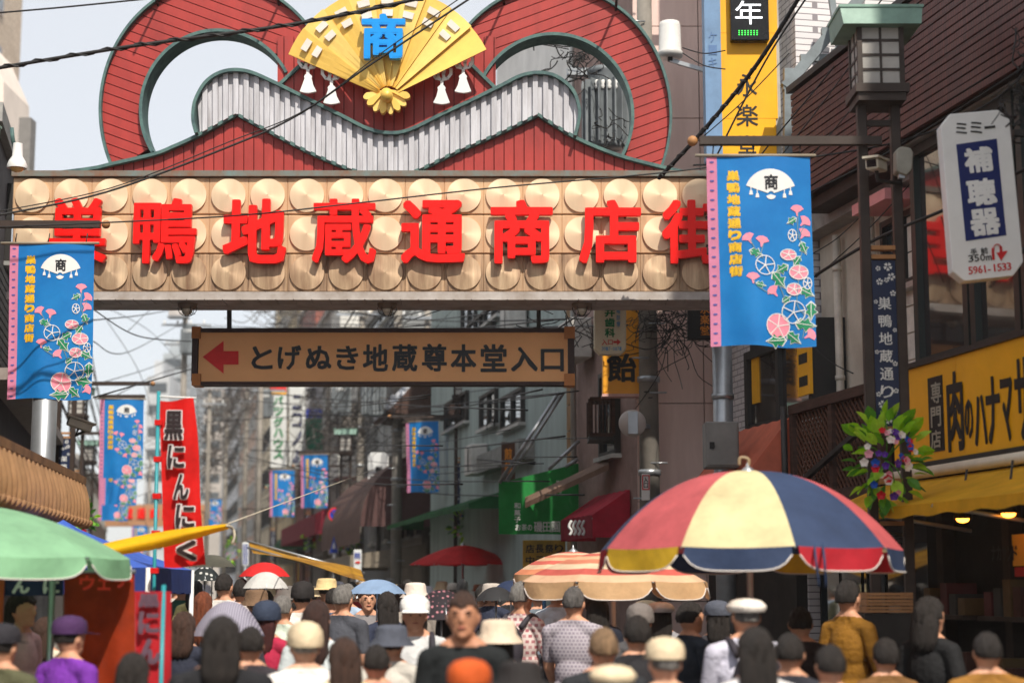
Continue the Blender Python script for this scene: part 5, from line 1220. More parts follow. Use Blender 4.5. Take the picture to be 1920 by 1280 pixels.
# ---- awnings further up the street
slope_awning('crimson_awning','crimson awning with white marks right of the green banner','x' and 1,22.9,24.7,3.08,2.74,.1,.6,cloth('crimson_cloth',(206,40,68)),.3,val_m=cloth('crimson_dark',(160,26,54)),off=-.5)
mk=MB()
for k in range(4):
    a=W(1068+8*k,1003,23.3); mk=MB(); mk.tube(smooth_path([a,a+Vector((.03,0,.06)),a+Vector((-.01,0,.12)),a+Vector((.03,0,.2))],3),.02,5); o=mk.build('awning_mark',M_PRINTW,[x for x in bpy.data.objects if x.name.startswith('crimson_awning')][0])
slope_awning('green_roller_awning','dark green roller awning with striped edge before the green banner','x' and 1,31,42,3.6,3.3,.1,1.0,cloth('dark_green_cloth',(28,98,52)),.1,off=-.3)
da=thing('brown_dome_awning','brown dome shaped awning with faded lettering, mid street','awning',fx(1,0,47,3,.5)); da['_f']=(1,0); mb=MB(); mb.smooth=True; M_BRC=cloth('brown_cloth',(104,78,70),.1)
mb.grid(lambda u,v:fx(1,0,42.5+10*u,3.3+1.9*math.cos(v*math.pi/2),1.9*math.sin(v*math.pi/2)),20,10); mb.build('canopy',M_BRC,da,fix=False)
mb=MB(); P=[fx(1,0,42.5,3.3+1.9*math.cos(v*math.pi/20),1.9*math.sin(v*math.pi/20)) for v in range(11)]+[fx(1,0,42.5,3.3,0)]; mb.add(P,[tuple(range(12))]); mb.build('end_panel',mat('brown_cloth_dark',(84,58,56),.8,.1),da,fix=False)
mb=MB(); mb.grid(lambda u,v:fx(1,0,42.5+10*u,3.3-.4*v,1.905),20,1); mb.build('valance',M_BRC,da,fix=False)
slope_awning('far_crimson_awning','far crimson awning under the small blue banners','x' and 1,58,74,5.0,4.3,.1,1.6,cloth('far_crimson',(150,40,60)),.7)
slope_awning('far_green_awning','far dark green awning beyond the no parking sign','x' and 1,75,92,4.6,3.8,.1,1.5,MATS['dark_green_cloth'],.3)
slope_awning('grey_shop_awning','grey flat awning under the brown dome awning','x' and 1,43,50,2.9,2.6,.2,2.1,mat('grey_cloth',(130,120,106),.8,.1),.3)
tag(MB().obox(W(985,952,25.2),W(1142,880,23.6)-W(985,952,25.2),(0,.4,.1),(0,0,.08)).build('folded_awning',mat('tan_brown_cloth',(120,94,78),.8,.1)),'folded brown awning edge slanting across the green banner','awning')
# ---- green hanging banner with stays
GB=thing('green_hanging_banner','green cloth banner with white writing hung beside the grey green block','banner',W(1010,870,25.6)); M_GBC=cloth('green_banner_cloth',(34,138,62),.3)
def gbf(u,v):
    x=935+150*u; top=905-37*u; y=top+(1001-top)*v; p=W(x,y,25.6); p.y+=.05*math.sin(u*9)*v+.03*math.sin(v*5+u*3); return p
mb=MB(); mb.smooth=True; mb.grid(gbf,24,16); cl=mb.build('cloth',M_GBC,GB,fix=False)
sign_text('お茶の磯田園',[(966,977,982,994),(978,988,982,994),(989,998,983,994),(1001,1017,977,997),(1018,1033,978,997),(1034,1050,977,997)],25.5,M_PRINTW,cl,fat=.02); sign_text('和菓子',[(964,976,942,953),(964,976,955,966),(964,976,968,979)],25.5,M_PRINTW,cl,fat=.02); sign_text('巣鴨',[(1042,1053,900,911),(1042,1053,912,924)],25.5,M_PRINTW,cl,fat=.02)
for (a,b) in (((936,905),(1048,735)),((950,902),(1056,736)),((1028,880),(1086,826)),((1060,875),(1084,860))): MB().tube([W(*a,25.5),W(*b,25.5)],.028,7).build('stay_pole',M_STEEL,GB)
t=plain_sign('wooden_shop_sign','dark wooden board with orange characters above the green banner',(940,966,828,900),29.4,mat('old_wood_sign',(86,54,40),.6,.2),.1); sign_text('煎餅',[(946,960,840,862),(946,960,866,888)],29.38,MATS['orange_print'],t,fat=.03)
t=plain_sign('yellow_shop_poster','yellow notice board at the shop door under the green banner',(980,1060,1012,1066),25.9,mat('notice_yellow',(196,150,44),.6,.12),.05); sign_text('店長祭り',[(986+18*i,1002+18*i,1020,1036) for i in range(4)],25.88,M_BLACK,t,fat=.02); sign_text('中元御礼',[(986+18*i,1002+18*i,1042,1058) for i in range(4)],25.88,M_BLACK,t,fat=.02)
# ---- left: tan scalloped awning with wooden beam
a0=Vector((W(-60,790,11.4).x,11.4,2.82)); a1=Vector((W(153,905,17.0).x,17.0,2.82))
TA=thing('tan_pleated_awning','tan pleated awning with scalloped edge under a wooden beam at the left edge','awning',a0)
MB().bar(a0,a1,.09,.07).build('beam',mat('beam_wood',(150,112,76),.6,.2,5),TA)
def taf(u,v):
    p=a0+(a1-a0)*u; ph=u*26*math.pi*2; out=.03*math.sin(ph)*(.3+v)+.05*math.sin(v*2.4)
    return p+Vector((out+.04,-out*.1,-.04-v*.34-.05*v*abs(math.sin(ph/4))))
mb=MB(); mb.smooth=True; mb.grid(taf,208,8); cl_=mb.build('pleated_cloth',cloth('tan_cloth',(206,160,116),.35),TA,fix=False)
for k in range(26):
    c_=taf((k+.5)/26,1); mb=MB(); mb.smooth=True; mb.tube([c_+Vector((-.05,-.09,.0)),c_+Vector((0,0,-.035)),c_+Vector((.02,.09,0))],.032,6); mb.build('scallop',MATS['tan_cloth'],cl_)
mb=MB(); mb.add([a0+Vector((0,0,.05)),a1+Vector((0,0,.05)),a1+Vector((-2.2,-.3,.5)),a0+Vector((-2.2,-.3,.5))],[(0,1,2,3)]); mb.build('canopy',MATS['tan_cloth'],TA,fix=False)
LCS=bld('left_corner_shop','shop house outside the left edge carrying the tan awning','x' and -1,4,20.5,6.5,M_LDARK,off=-.1,depth=8)
# coil and plastic bag below the awning
q=W(48,965,15); mb=MB()
for k in range(5): mb.tube([q+Vector(((.16+.012*k)*math.cos(a),.02*k,(.16+.01*k)*math.sin(a))) for a in [i*math.pi/9 for i in range(19)]],.009,5)
tag(mb.build('hose_coil',mat('coil_brown',(96,84,72),.7,.1)),'brown coil of hose hanging under the tan awning','hose')
q=W(12,945,14.5); mb=MB(); mb.sph(q,.13,14,10,(.9,.7,1.1)); rn_=random.Random(2); mb.v=[(x+rn_.uniform(-.014,.014),y+rn_.uniform(-.014,.014),z+rn_.uniform(-.014,.014)) for x,y,z in mb.v]; mb.tube([q+Vector((0,0,.12)),q+Vector((.01,0,.3))],[.03,.008],6); tag(mb.build('plastic_bag',mat('clear_plastic',(196,190,184),.25,.15,20,transl=.5)),'crumpled pale plastic bag hanging under the tan awning','bag')
# ---- blue tent
TB=thing('blue_tent','blue peaked canopy tent behind the pale green parasol','tent',W(120,1200,14)); TYc=14.0; s_=sz(14); xc=W(118,1000,14).x; hw=205*s_; ze=W(118,1066,14).z; zp=W(118,974,14).z; zv=W(118,1112,14).z
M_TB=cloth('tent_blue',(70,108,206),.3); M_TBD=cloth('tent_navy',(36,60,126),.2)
cr=[(xc-hw,TYc-hw),(xc+hw,TYc-hw),(xc+hw,TYc+hw),(xc-hw,TYc+hw)]
for i in range(4):
    a=cr[i];b=cr[(i+1)%4]; mb=MB(); mb.smooth=True
    mb.grid(lambda u,v:Vector((xc+(a[0]+(b[0]-a[0])*u-xc)*v,TYc+(a[1]+(b[1]-a[1])*u-TYc)*v,zp+(ze-zp)*v**.8-.05*math.sin(math.pi*v)*math.sin(math.pi*u))),10,8); mb.build('roof_panel',M_TB,TB,fix=False)
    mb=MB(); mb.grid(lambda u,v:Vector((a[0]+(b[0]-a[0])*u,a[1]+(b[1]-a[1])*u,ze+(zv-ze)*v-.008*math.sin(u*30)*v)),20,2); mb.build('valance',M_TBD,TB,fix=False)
    MB().tube([(a[0],a[1],0),(a[0],a[1],ze)],.02,6).build('leg',M_PRINTW,TB)
mb=MB()
# ---- yellow tarp strip
YT=thing('yellow_tarp','yellow tarp strip tied at its right tip above the blue tent','tarp',W(200,1030,12.6))
mb=MB(); mb.smooth=True
def yt(u,v):
    top=(178+250*u,1022-40*u-6*math.sin(u*3)); bot=(224+206*u,1040-46*u+4*math.sin(u*4)); p=W(top[0]+(bot[0]-top[0])*v,top[1]+(bot[1]-top[1])*v,12.4+.5*u); p.y-=.1*math.sin(v*math.pi); return p
mb.grid(yt,24,6); mb.build('cloth',cloth('tarp_yellow',(246,192,10),.4),YT,fix=False)
MB().tube(smooth_path([yt(1,.5),W(436,990,12.9),W(440,1004,12.9),W(436,1018,12.9)],4),.012,5).build('tie',mat('rope_pale',(190,180,160),.7,.1),YT); MB().tube([yt(1,0),W(700,880,24)],.005,4).build('guy_line',MATS['rope_pale'],YT); MB().tube([yt(0,0),W(100,1010,13)],.006,4).build('guy_line',MATS['rope_pale'],YT)
# ---- red garlic flag
RF=thing('red_garlic_flag','tall red flag with black brush characters edged in white, left','flag',W(299,1270,13)); FY=13.0; M_RFC=cloth('flag_red',(232,20,16),.35)
def rff(u,v):
    x=299+64*u+v*(9+13*u)+2*math.sin(v*7)*u; y=751-3*u+312*v+2*math.sin(u*5); p=W(x,y,FY); p.y+=.03*math.sin(u*6+v*4)*u; return p
mb=MB(); mb.smooth=True; mb.grid(rff,14,36); cl=mb.build('cloth',M_RFC,RF,fix=False)
def flag_char(ch,box,Y,par):
    for m_,f_,d_ in ((mat('flag_outline',(206,196,196),.6,0),.13,0),(mat('flag_ink',(36,20,24),.6,0),.045,.012)):
        a,b,c,d=box; mb=MB(); A=W(a,d,Y);B=W(b,c,Y); gw=.06 if f_>.1 else 0; w_=(B.x-A.x)
        put_glyph(mb,glyphs(ch)[0],lambda x,y,q:(x,Y-d_+q,y),box=(A.x-(w_*gw),B.x+w_*gw,A.z-w_*gw,B.z+w_*gw),fat=f_*.8); mb.build('flag_letter' if d_ else 'letter_outline',m_,par)
for ch,bx_ in zip('黒にんにく',[(308,344,770,824),(314,347,834,878),(325,355,888,936),(329,366,945,990),(330,370,1012,1050)]): flag_char(ch,bx_,FY-.06,cl)
p=W(297,748,FY); MB().tube([(p.x+.02,FY,0),(p.x,FY,p.z+.06)],.014,8).build('pole',mat('teal_pole',(40,140,150),.4,.05),RF); MB().tube([(p.x,FY,p.z+.02),tuple(W(368,746,FY))],.008,6).build('cross_rod',M_PRINTW,RF)
for k in range(5): MB().box((p.x-.02,FY-.02,p.z-.2-.28*k),(p.x+.04,FY+.02,p.z-.16-.28*k)).build('loop',M_RFC,RF)
# ---- lower stall: banner, sheets, second flag
RF2=thing('second_red_flag','blurred red flag with grey brush characters below the blue tent','flag',W(285,1279,10.6)); F2=10.6
mb=MB(); mb.smooth=True; mb.grid(lambda u,v:W(252+68*u,1108+220*v,F2)+Vector((0,.02*math.sin(u*7+v*3),0)),10,16); cl=mb.build('cloth',cloth('flag_red2',(190,30,40),.3),RF2,fix=False)
for ch,bx_ in zip('黒にん',[(258,300,1112,1138),(258,300,1145,1188),(258,302,1196,1245)]):
    mb=MB(); A=W(bx_[0],bx_[3],F2-.05);B=W(bx_[1],bx_[2],F2-.05); put_glyph(mb,glyphs(ch)[0],lambda x,y,q:(x,F2-.05+q,y),box=(A.x,B.x,A.z,B.z),fat=.06); mb.build('flag_letter',mat('flag_grey',(96,70,84),.6,0),cl)
p=W(310,1000,F2); MB().tube([(p.x,F2,0),(p.x,F2,1.78)],.014,8).build('pole',MATS['teal_pole'],RF2)
OS=thing('orange_stall_sheet','orange brown plastic sheet with red letters hanging at the left stall','sheet',W(188,1279,11.2)); mb=MB(); mb.smooth=True
mb.grid(lambda u,v:W(120+132*u,1072+330*v,11.2)+Vector((0,.03*math.sin(u*14)*v,0)),26,12); cl=mb.build('cloth',cloth('orange_sheet',(176,58,14),.5,noise=.2),OS,fix=False)
sign_text('ウェチ',[(148,178,1078,1106),(182,208,1084,1106),(214,248,1076,1102)],11.12,mat('sheet_red_letter',(250,60,30),.5,0),cl,fat=.05); MB().tube([W(118,1071,11.2),W(254,1071,11.2)],.014,6).build('rail',M_STEEL,OS)
NBn=thing('navy_stall_banner','navy stall banner with white characters under the pale green parasol','banner',W(70,1115,11.3)); mb=MB(); mb.grid(lambda u,v:W(-20+140*u,1082+34*v,11.3)+Vector((0,.015*math.sin(u*11),0)),16,3); cl=mb.build('cloth',cloth('navy_banner',(40,52,92),.2),NBn,fix=False)
sign_text('んに',[(22,56,1086,1112),(80,112,1086,1112)],11.26,M_PRINTW,cl,fat=.04); MB().tube([W(-20,1081,11.3),W(120,1081,11.3)],.012,6).build('rail',M_STEEL,NBn)
for px in (2,98,128): tag(MB().tube([(W(px,1100,11.25).x,11.25,0),(W(px,1100,11.25).x,11.25,2.05)],.022,8).build('stall_post',mat('orange_post',(190,74,24),.5,.1) if px!=98 else M_STEEL),{2:'orange stall post at the left edge',98:'grey stall post beneath the pale green parasol',128:'orange stall post at the edge of the orange sheet'}[px],'post')
# ---- yellow stall roof in the crowd
YS=thing('yellow_stall_roof','yellow and brown tarp stall roof on silver bars, mid crowd','stall roof',W(560,1060,27)); mb=MB(); mb.smooth=True; mb.grid(lambda u,v:W(466+210*u+10*v,1014+58*u+22*v*(1-.4*u)+5*math.sin(v*3+u*5),27-1.2*v),20,5); mb.build('canopy',cloth('tarp_brown_yellow',(226,168,40),.4,c2=(140,92,40)),YS,fix=False)
for dy in (0,12): MB().tube([W(464,1014+dy,26.9-dy*.06),W(684,1074+dy,26.9-dy*.06)],.02,6).build('bar',M_STEEL,YS)
for px,py in ((470,1020),(560,1042),(676,1076)): MB().tube([W(px,py,27),Vector((W(px,py,27).x,27,0))],.022,6).build('post',M_STEEL,YS)
# ---- flower arrangements on the lantern posts
M_LEAF=[mat('leaf_%d'%i,c,.5,.1,20,transl=.35) for i,c in enumerate(((160,214,36),(120,184,34),(184,226,66),(84,146,44)))]
M_FL=[mat('petal_%d'%i,c,.6,.08,30,transl=.25) for i,c in enumerate(((214,20,40),(30,84,190),(90,40,150),(236,160,180),(240,230,224)))]
def leaf_mesh(m):
    mb=MB(); pts=[(0,0),(.2,.22),(.5,.32),(.8,.2),(1.05,0),(.8,-.2),(.5,-.32),(.2,-.22)]; V=[(x,y,.10*math.sin(x*2.6)+.25*abs(y)) for x,y in pts]+[(.5,0,.10*math.sin(1.3)-.03)]
    mb.add(V,[(i,(i+1)%8,8) for i in range(8)]); me=bpy.data.meshes.new('leaf'); me.from_pydata(mb.v,[],mb.f); me.materials.append(m); return me
LM=[leaf_mesh(m) for m in M_LEAF]
def petal_mesh(m):
    mb=MB(); n=5
    for k in range(n):
        a=2*math.pi*k/n; mb.add([(0,0,0),(.8*math.cos(a-.62),.8*math.sin(a-.62),.42),(1*math.cos(a),1*math.sin(a),.4),(.8*math.cos(a+.62),.8*math.sin(a+.62),.42)],[(0,1,2,3)])
    me=bpy.data.meshes.new('flower'); me.from_pydata(mb.v,[],mb.f); me.materials.append(m); return me
FM=[petal_mesh(m) for m in M_FL]
def spray(label,px,py,Y,rx,ry,nl,nf,seed,ll=.16):
    rn=random.Random(seed); c=W(px,py,Y); s=sz(Y); t=thing('flower_arrangement',label,'flowers',c,'artificial flower arrangements on lantern posts')
    mb=MB()
    for k in range(9):
        a=rn.uniform(0,2*math.pi); e=c+Vector((math.cos(a)*rx*s*.8,-.05,math.sin(a)*ry*s*.8)); mb=MB(); mb.tube(smooth_path([c,c+(e-c)*.5+Vector((0,-.08,.04)),e],4),.006,4); mb.build('stem',M_LEAF[3],t)
    for k in range(nl):
        a=rn.uniform(0,2*math.pi); q=math.sqrt(rn.uniform(.05,1)); p=c+Vector((math.cos(a)*rx*s*q*.9,-.14+.16*q+rn.uniform(-.05,.05),math.sin(a)*ry*s*q*.9)); o=bpy.data.objects.new('leaf',rn.choice(LM)); col.objects.link(o)
        o.location=p; o.scale=(ll*rn.uniform(.7,1.15),)*3; o.rotation_euler=(rn.uniform(.6,1.9),rn.uniform(-.5,.5),rn.uniform(-.4,.4)); d=Vector((math.cos(a),-.35+rn.uniform(-.4,.2),math.sin(a)+rn.uniform(-.3,.3))); o.rotation_euler=(d.to_track_quat('X','Z').to_matrix()@Matrix.Rotation(rn.uniform(-1,1),3,'X')).to_euler(); adopt(o,t)
    for k in range(nf):
        a=rn.uniform(0,2*math.pi); q=math.sqrt(rn.uniform(0,.55)); p=c+Vector((math.cos(a)*rx*s*q,-.26+.1*q,math.sin(a)*ry*s*q-.12*ry*s)); o=bpy.data.objects.new('flower',rn.choice(FM)); col.objects.link(o); o.location=p; o.scale=(rn.uniform(.028,.044)*ll/.16,)*3
        o.rotation_euler=Vector((math.cos(a)*.5,-1,math.sin(a)*.4)).to_track_quat('Z','X').to_euler(); adopt(o,t)
    return t
spray('flowers and bright green leaves on the nearest lantern post',1661,862,13.75,70,92,84,34,1,.15)
for i,(px,py,Y,rx,ry,lb) in enumerate(((870,985,36.6,26,36,'leafy flower arrangement on the mid street lantern post'),(653,1010,51.5,20,24,'leafy flower arrangement behind the hospital post sign'),(584,1008,62.5,17,22,'leafy flower arrangement left of the crossing sign'),(150,975,30.6,32,30,'leafy flower arrangement above the blue tent peak'),(436,1032,70,14,26,'leafy flower arrangement near the end of the yellow tarp'))): spray(lb,px,py,Y,rx,ry,46,10,i+3,.17)
# ---- crates and hanging goods by the right hand shop
for k in range(3):
    a=W(1625,1148-13*k,13.4); b=W(1712,1136-13*k,13.4); t=thing('wooden_crate',['lowest of three wooden crates stacked by the lantern post','middle one of three wooden crates stacked by the lantern post','topmost of three wooden crates stacked by the lantern post'][k],'crate',(a.x,13.4,a.z),'stacked wooden crates')
    for j in range(2):
        MB().box((a.x,13.4,a.z+.025*j+.002),(b.x,13.42,a.z+.025*j+.022)).build('slat',M_TANWOOD,t)
    MB().box((a.x,13.421,a.z),(a.x+.02,13.75,b.z)).build('side',M_TANWOOD,t); MB().box((b.x-.02,13.421,a.z),(b.x,13.75,b.z)).build('side',M_TANWOOD,t); MB().box((a.x+.02,13.421,a.z),(b.x-.02,13.75,a.z+.01)).build('base',M_TANWOOD,t)
cs=MB().box((W(1620,1100,13.35).x,13.35,.13),(W(1716,1100,13.35).x,13.8,W(1620,1149,13.4).z-.004)); tag(cs.build('display_counter',mat('counter_dark',(40,34,30),.6,.15)),'dark display counter under the stacked wooden crates','counter')
# ---- far gate at the end of the street
FG=thing('far_gate','small far gate with red letters at the end of the street','gate',W(230,1000,112)); r_=rect(150,420,945,986,112); MB().box((r_[0],112,r_[2]),(r_[1],112.8,r_[3])).build('board',mat('far_board',(176,130,96),.6,.1),FG)
for ch,x in zip('巣鴨地蔵通商店街',(160,184,208,232,256,280,304,328)):
    sign_text(ch,[(x,x+18,952,972)],111.9,M_LETTER,FG,'letter',.04)
for px in (152,418): MB().tube([W(px,986,112.4),Vector((W(px,986,112.4).x,112.4,0))],.18,8).build('column',M_STEEL,FG)
# ================================================================ people
def capsule(bm,p,q,r0,r1,n=12):
    p=Vector(p);q=Vector(q);mb=MB(); d=q-p; L=max(d.length,1e-4); k=6; pts=[];rs=[]
    u=d/L
    for i in range(k): a=-math.pi/2+math.pi/2*i/(k-1); pts.append(p+u*r0*math.sin(a)); rs.append(max(.0006,r0*math.cos(a)))
    for i in range(k): a=math.pi/2*i/(k-1); pts.append(q+u*r1*math.sin(a)); rs.append(max(.0006,r1*math.cos(a)))
    mb.tube(pts,rs,n); bm.add(mb.v,mb.f)
def body_mesh(name,arms,legs=((0,0),(0,0)),sh=1.0,hip=1.0,belly=0.0,voxel=.0095):
    """one continuous figure, 1.70 m tall, facing -Y; slots: skin, shirt, forearm, trousers, shoe"""
    mb=MB(); prim=[]           # (kind, data, label)
    def cap(p,q,r0,r1,l): capsule(mb,p,q,r0,r1); prim.append((np.array(p,float),np.array(q,float),r0,r1,l))
    def ell(c,r,l):
        mb.sph(c,1,18,12,r); prim.append((np.array(c,float),np.array(r,float),None,None,l))
    ell((0,-.008,1.59),(.077,.096,.112),0); ell((0,-.035,1.522),(.056,.062,.055),0); ell((0,-.104,1.575),(.012,.022,.026),0); ell((0,-.088,1.612),(.05,.018,.014),0); ell((0,-.094,1.535),(.024,.012,.012),0); ell((0,-.082,1.497),(.024,.022,.02),0)
    for s in (-1,1): ell((s*.079,.004,1.582),(.012,.02,.031),0)
    cap((0,.014,1.40),(0,.002,1.53),.054,.05,0)
    ell((0,.008,1.25),(.165*sh,.112,.19),1); ell((0,-.012-belly*.3,1.07),(.148+belly*.3,.112+belly,.18),1); ell((0,.012,.94),(.165*hip,.12,.13),3)
    cap((-.13*sh,.012,1.385),(.13*sh,.012,1.385),.062,.062,1)
    for s in (-1,1): cap((s*.10*sh,.015,1.40),(s*.035,.012,1.455),.055,.05,1)
    for s,(el,wr,hd) in zip((-1,1),arms):
        S=(s*.168*sh,.012,1.372); E=(s*el[0],el[1],el[2]); Wp=(s*wr[0],wr[1],wr[2])
        m=tuple(a+(b-a)*.72 for a,b in zip(S,E)); cap(S,m,.062,.054,1); cap(m,E,.05,.042,2); cap(E,Wp,.043,.029,2)
        d=Vector((s*hd[0],hd[1],hd[2])).normalized(); side=d.cross(Vector((0,-1,0.2))).normalized(); nrm=d.cross(side).normalized()
        P=Vector(Wp)+d*.045; cap(Wp,P+d*.02,.026,.03,0); cap(P-side*.024,P+side*.024,.022,.022,0)
        for j,l in enumerate((.062,.074,.07,.054)):
            b=P+d*.038+side*(.030-.020*j); k1=b+d*l*.5+nrm*.006; cap(b,k1,.0098,.009,0); cap(k1,k1+d*l*.42+nrm*l*.28,.009,.008,0)
        b=P-d*.01+side*.032; cap(b,b+side*.028+d*.028,.0115,.010,0); cap(b+side*.028+d*.028,b+side*.034+d*.056+nrm*.01,.010,.0085,0)
    for s,(fwd,kn) in zip((-1,1),legs):
        Hp=(s*.088*hip,.012,.90); K=(s*.098,-.02-fwd*.5-kn*.2,.50); A=(s*.10,.03-fwd+kn*.1,.085+max(0,kn)*.12)
        cap(Hp,K,.092*hip,.058,3); cap(K,A,.058,.04,3); cap(A,(A[0],A[1]-.03,A[2]-.04),.042,.04,4); cap((A[0],A[1]+.02,A[2]-.045),(A[0]*1.08,A[1]-.16,A[2]-.05),.038,.034,4)
    me=bpy.data.meshes.new(name); me.from_pydata(mb.v,[],mb.f); ob=bpy.data.objects.new(name,me); col.objects.link(ob)
    rm=ob.modifiers.new('r','REMESH'); rm.mode='VOXEL'; rm.voxel_size=voxel; rm.use_smooth_shade=True
    sm=ob.modifiers.new('s','SMOOTH'); sm.iterations=4; sm.factor=.5
    dg=bpy.context.evaluated_depsgraph_get(); out=bpy.data.meshes.new_from_object(ob.evaluated_get(dg)); bpy.data.objects.remove(ob); bpy.data.meshes.remove(me)
    n=len(out.polygons); c=np.empty(n*3); out.polygons.foreach_get('center',c); c=c.reshape(-1,3); best=np.full(n,1e9); lab=np.zeros(n,int)
    for p,q,r0,r1,l in prim:
        if r0 is None: d=(np.linalg.norm((c-p)/q,axis=1)-1)*q.min()
        else:
            ab=q-p; t=np.clip(((c-p)@ab)/max(ab@ab,1e-9),0,1); d=np.linalg.norm(c-(p+t[:,None]*ab),axis=1)-(r0+(r1-r0)*t)
        k=d<best; best[k]=d[k]; lab[k]=l
    lab[(lab==0)&(c[:,2]<1.452+c[:,1]*.25)&(c[:,2]>1.3)&(np.abs(c[:,0])<.2)]=1; lab[(lab==1)&(c[:,2]>1.452+c[:,1]*.25)]=0; lab[(lab==1)&(c[:,2]<.97)&(np.abs(c[:,0])<.2)]=3; lab[(lab==3)&(c[:,2]>.97)]=1
    out.name=name
    for _ in range(5): out.materials.append(None)
    out.polygons.foreach_set('material_index',lab.astype(np.int32)); out.polygons.foreach_set('use_smooth',np.ones(n,bool)); return out
HANG=((.225,.03,1.10),(.235,-.05,.86),(.05,-.2,-1)); HANG2=((.23,.05,1.11),(.24,.0,.86),(.05,-.1,-1)); BENT=((.235,.02,1.10),(.12,-.24,1.12),(-.5,-1,.15)); UPA=((.235,-.02,1.12),(.20,-.20,1.30),(0,-.5,1)); SWF=((.225,-.06,1.11),(.22,-.22,.92),(0,-.8,-.7)); SWB=((.225,.12,1.12),(.24,.16,.88),(0,.2,-1))
BODY={'walk':body_mesh('body_walk',(SWF,SWB),((.16,0),(-.2,.1)),.97),'stand':body_mesh('body_stand',(HANG,HANG2),((0,0),(.04,0)),1.06,1.0,.02),'bent':body_mesh('body_bent',(BENT,HANG),((.1,0),(-.12,.05)),.92,1.04),'hold':body_mesh('body_hold',(UPA,BENT),((.05,0),(-.08,.0)),.94,1.02),'big':body_mesh('body_big',(HANG,SWF),((.06,0),(-.1,.0)),1.16,1.05,.045)}
def hair_mesh(kind):
    mb=MB(); mb.smooth=True; rn=random.Random(3); n,m=40,26; c=Vector((0,.004,1.60)); V=[];F=[]
    rx,ry,rz={'short':(.083,.114,.117),'full':(.087,.116,.121),'long':(.088,.115,.120),'bob':(.092,.116,.121),'grey':(.082,.113,.116)}.get(kind,(.09,.108,.12))
    for i in range(m+1):
        ph=math.pi*i/m
        for j in range(n):
            t=2*math.pi*j/n; d=Vector((math.sin(ph)*math.cos(t),math.sin(ph)*math.sin(t),math.cos(ph)))
            front=-d.y; k=1+.03*math.sin(t*7+ph*4)+.026*math.sin(t*12-ph*7)+rn.uniform(-.022,.026)
            low={'short':-.42,'grey':-.40,'full':-.5,'long':-.75,'bob':-.8}.get(kind,-.45)
            face=(front>.25 and d.z<.30+.08*math.sin(t*5)) or (front>-.15 and d.z<(-.02 if kind in('short','grey') else -.35)) 
            if face or d.z<low: k*=.70
            V.append(c+Vector((d.x*rx,d.y*ry,d.z*rz))*k)
    for i in range(m):
        for j in range(n): F.append((i*n+j,(i+1)*n+j,(i+1)*n+(j+1)%n,i*n+(j+1)%n))
    mb.add(V,F)
    if kind in('long','bob'):
        L=.25 if kind=='long' else .13; nn=24
        P=[Vector((0,.035,1.68)),Vector((0,.045,1.60)),Vector((0,.055,1.52)),Vector((0,.075,1.50-L*.5)),Vector((0,.085,1.50-L))]; Wd=[.05,.088,.094,.094,.07]; V=[];F=[]
        for i,(p,w_) in enumerate(zip(P,Wd)):
            for j in range(nn):
                t=2*math.pi*j/nn; V.append(p+Vector((w_*math.cos(t)*(1+.06*math.sin(t*9+i)),(.05,.07,.06,.048,.034)[i]*math.sin(t)*(1+.1*math.sin(t*13)),.01*math.sin(t*11) if i==4 else 0)))
        for i in range(4):
            for j in range(nn): F.append((i*nn+j,i*nn+(j+1)%nn,(i+1)*nn+(j+1)%nn,(i+1)*nn+j))
        F.append(tuple(range(4*nn,5*nn))); mb.add(V,F)
    me=bpy.data.meshes.new('hair'); me.from_pydata(mb.v,[],mb.f); me.polygons.foreach_set('use_smooth',[True]*len(me.polygons)); me.materials.append(None); return me
HAIR={k:hair_mesh(k) for k in('short','full','long','bob','grey')}
def hat_mesh(kind):
    mb=MB(); mb.smooth=True; c=(0,.005,1.635)
    S=lambda prof:[(r*1.0,h) for r,h in prof]
    if kind=='cap':
        mb.lathe(c,[(.098,-.02),(.101,.02),(.092,.06),(.065,.088),(.02,.1),(.001,.101)],24); V=[];
        for i in range(11):
            a=math.pi*(1.18+.64*i/10); V+= [(.096*math.cos(a),.005+.104*math.sin(a),1.625),(.105*math.cos(a)*1.02,.005-.085+.104*math.sin(a)*1.02,1.608)]
        mb.add(V,[(2*i,2*i+2,2*i+3,2*i+1) for i in range(10)])
    elif kind=='bucket': mb.lathe(c,[(.15,-.065),(.148,-.06),(.106,-.01),(.1,.05),(.088,.075),(.05,.083),(.001,.085)],28)
    elif kind=='straw': mb.lathe(c,[(.175,-.035),(.17,-.03),(.106,-.012),(.1,.06),(.085,.085),(.04,.09),(.001,.085)],28)
    elif kind=='beret': mb.lathe(c,[(.098,-.02),(.112,.004),(.110,.022),(.085,.052),(.045,.066),(.001,.07)],26); 
    elif kind=='knit': mb.lathe(c,[(.1,-.045),(.104,-.03),(.103,.0),(.098,.05),(.075,.09),(.035,.11),(.001,.115)],26)
    if kind!='cap': mb.v=[(x,y*1.1+.003,z) for x,y,z in mb.v]
    me=bpy.data.meshes.new('hat'); me.from_pydata(mb.v,[],mb.f); me.polygons.foreach_set('use_smooth',[True]*len(me.polygons)); me.materials.append(None); return me
HATS={k:hat_mesh(k) for k in('cap','bucket','straw','beret','knit')}
def slot(o,mats):
    for s,m in zip(o.material_slots,mats): s.link='OBJECT'; s.material=m
def cl_mat(c):
    if isinstance(c,str): return MATS[c]
    return mat('cloth_%d_%d_%d'%tuple(c),c,.85,.12,5,bump=.55)
tile_mat('plaid_pink',(196,150,150),(170,96,104),(226,206,200),.05,.045,.25,.85,.0,'XZ'); tile_mat('check_grey',(150,140,150),(136,128,140),(178,170,178),.03,.028,.2,.85,.0,'XZ')
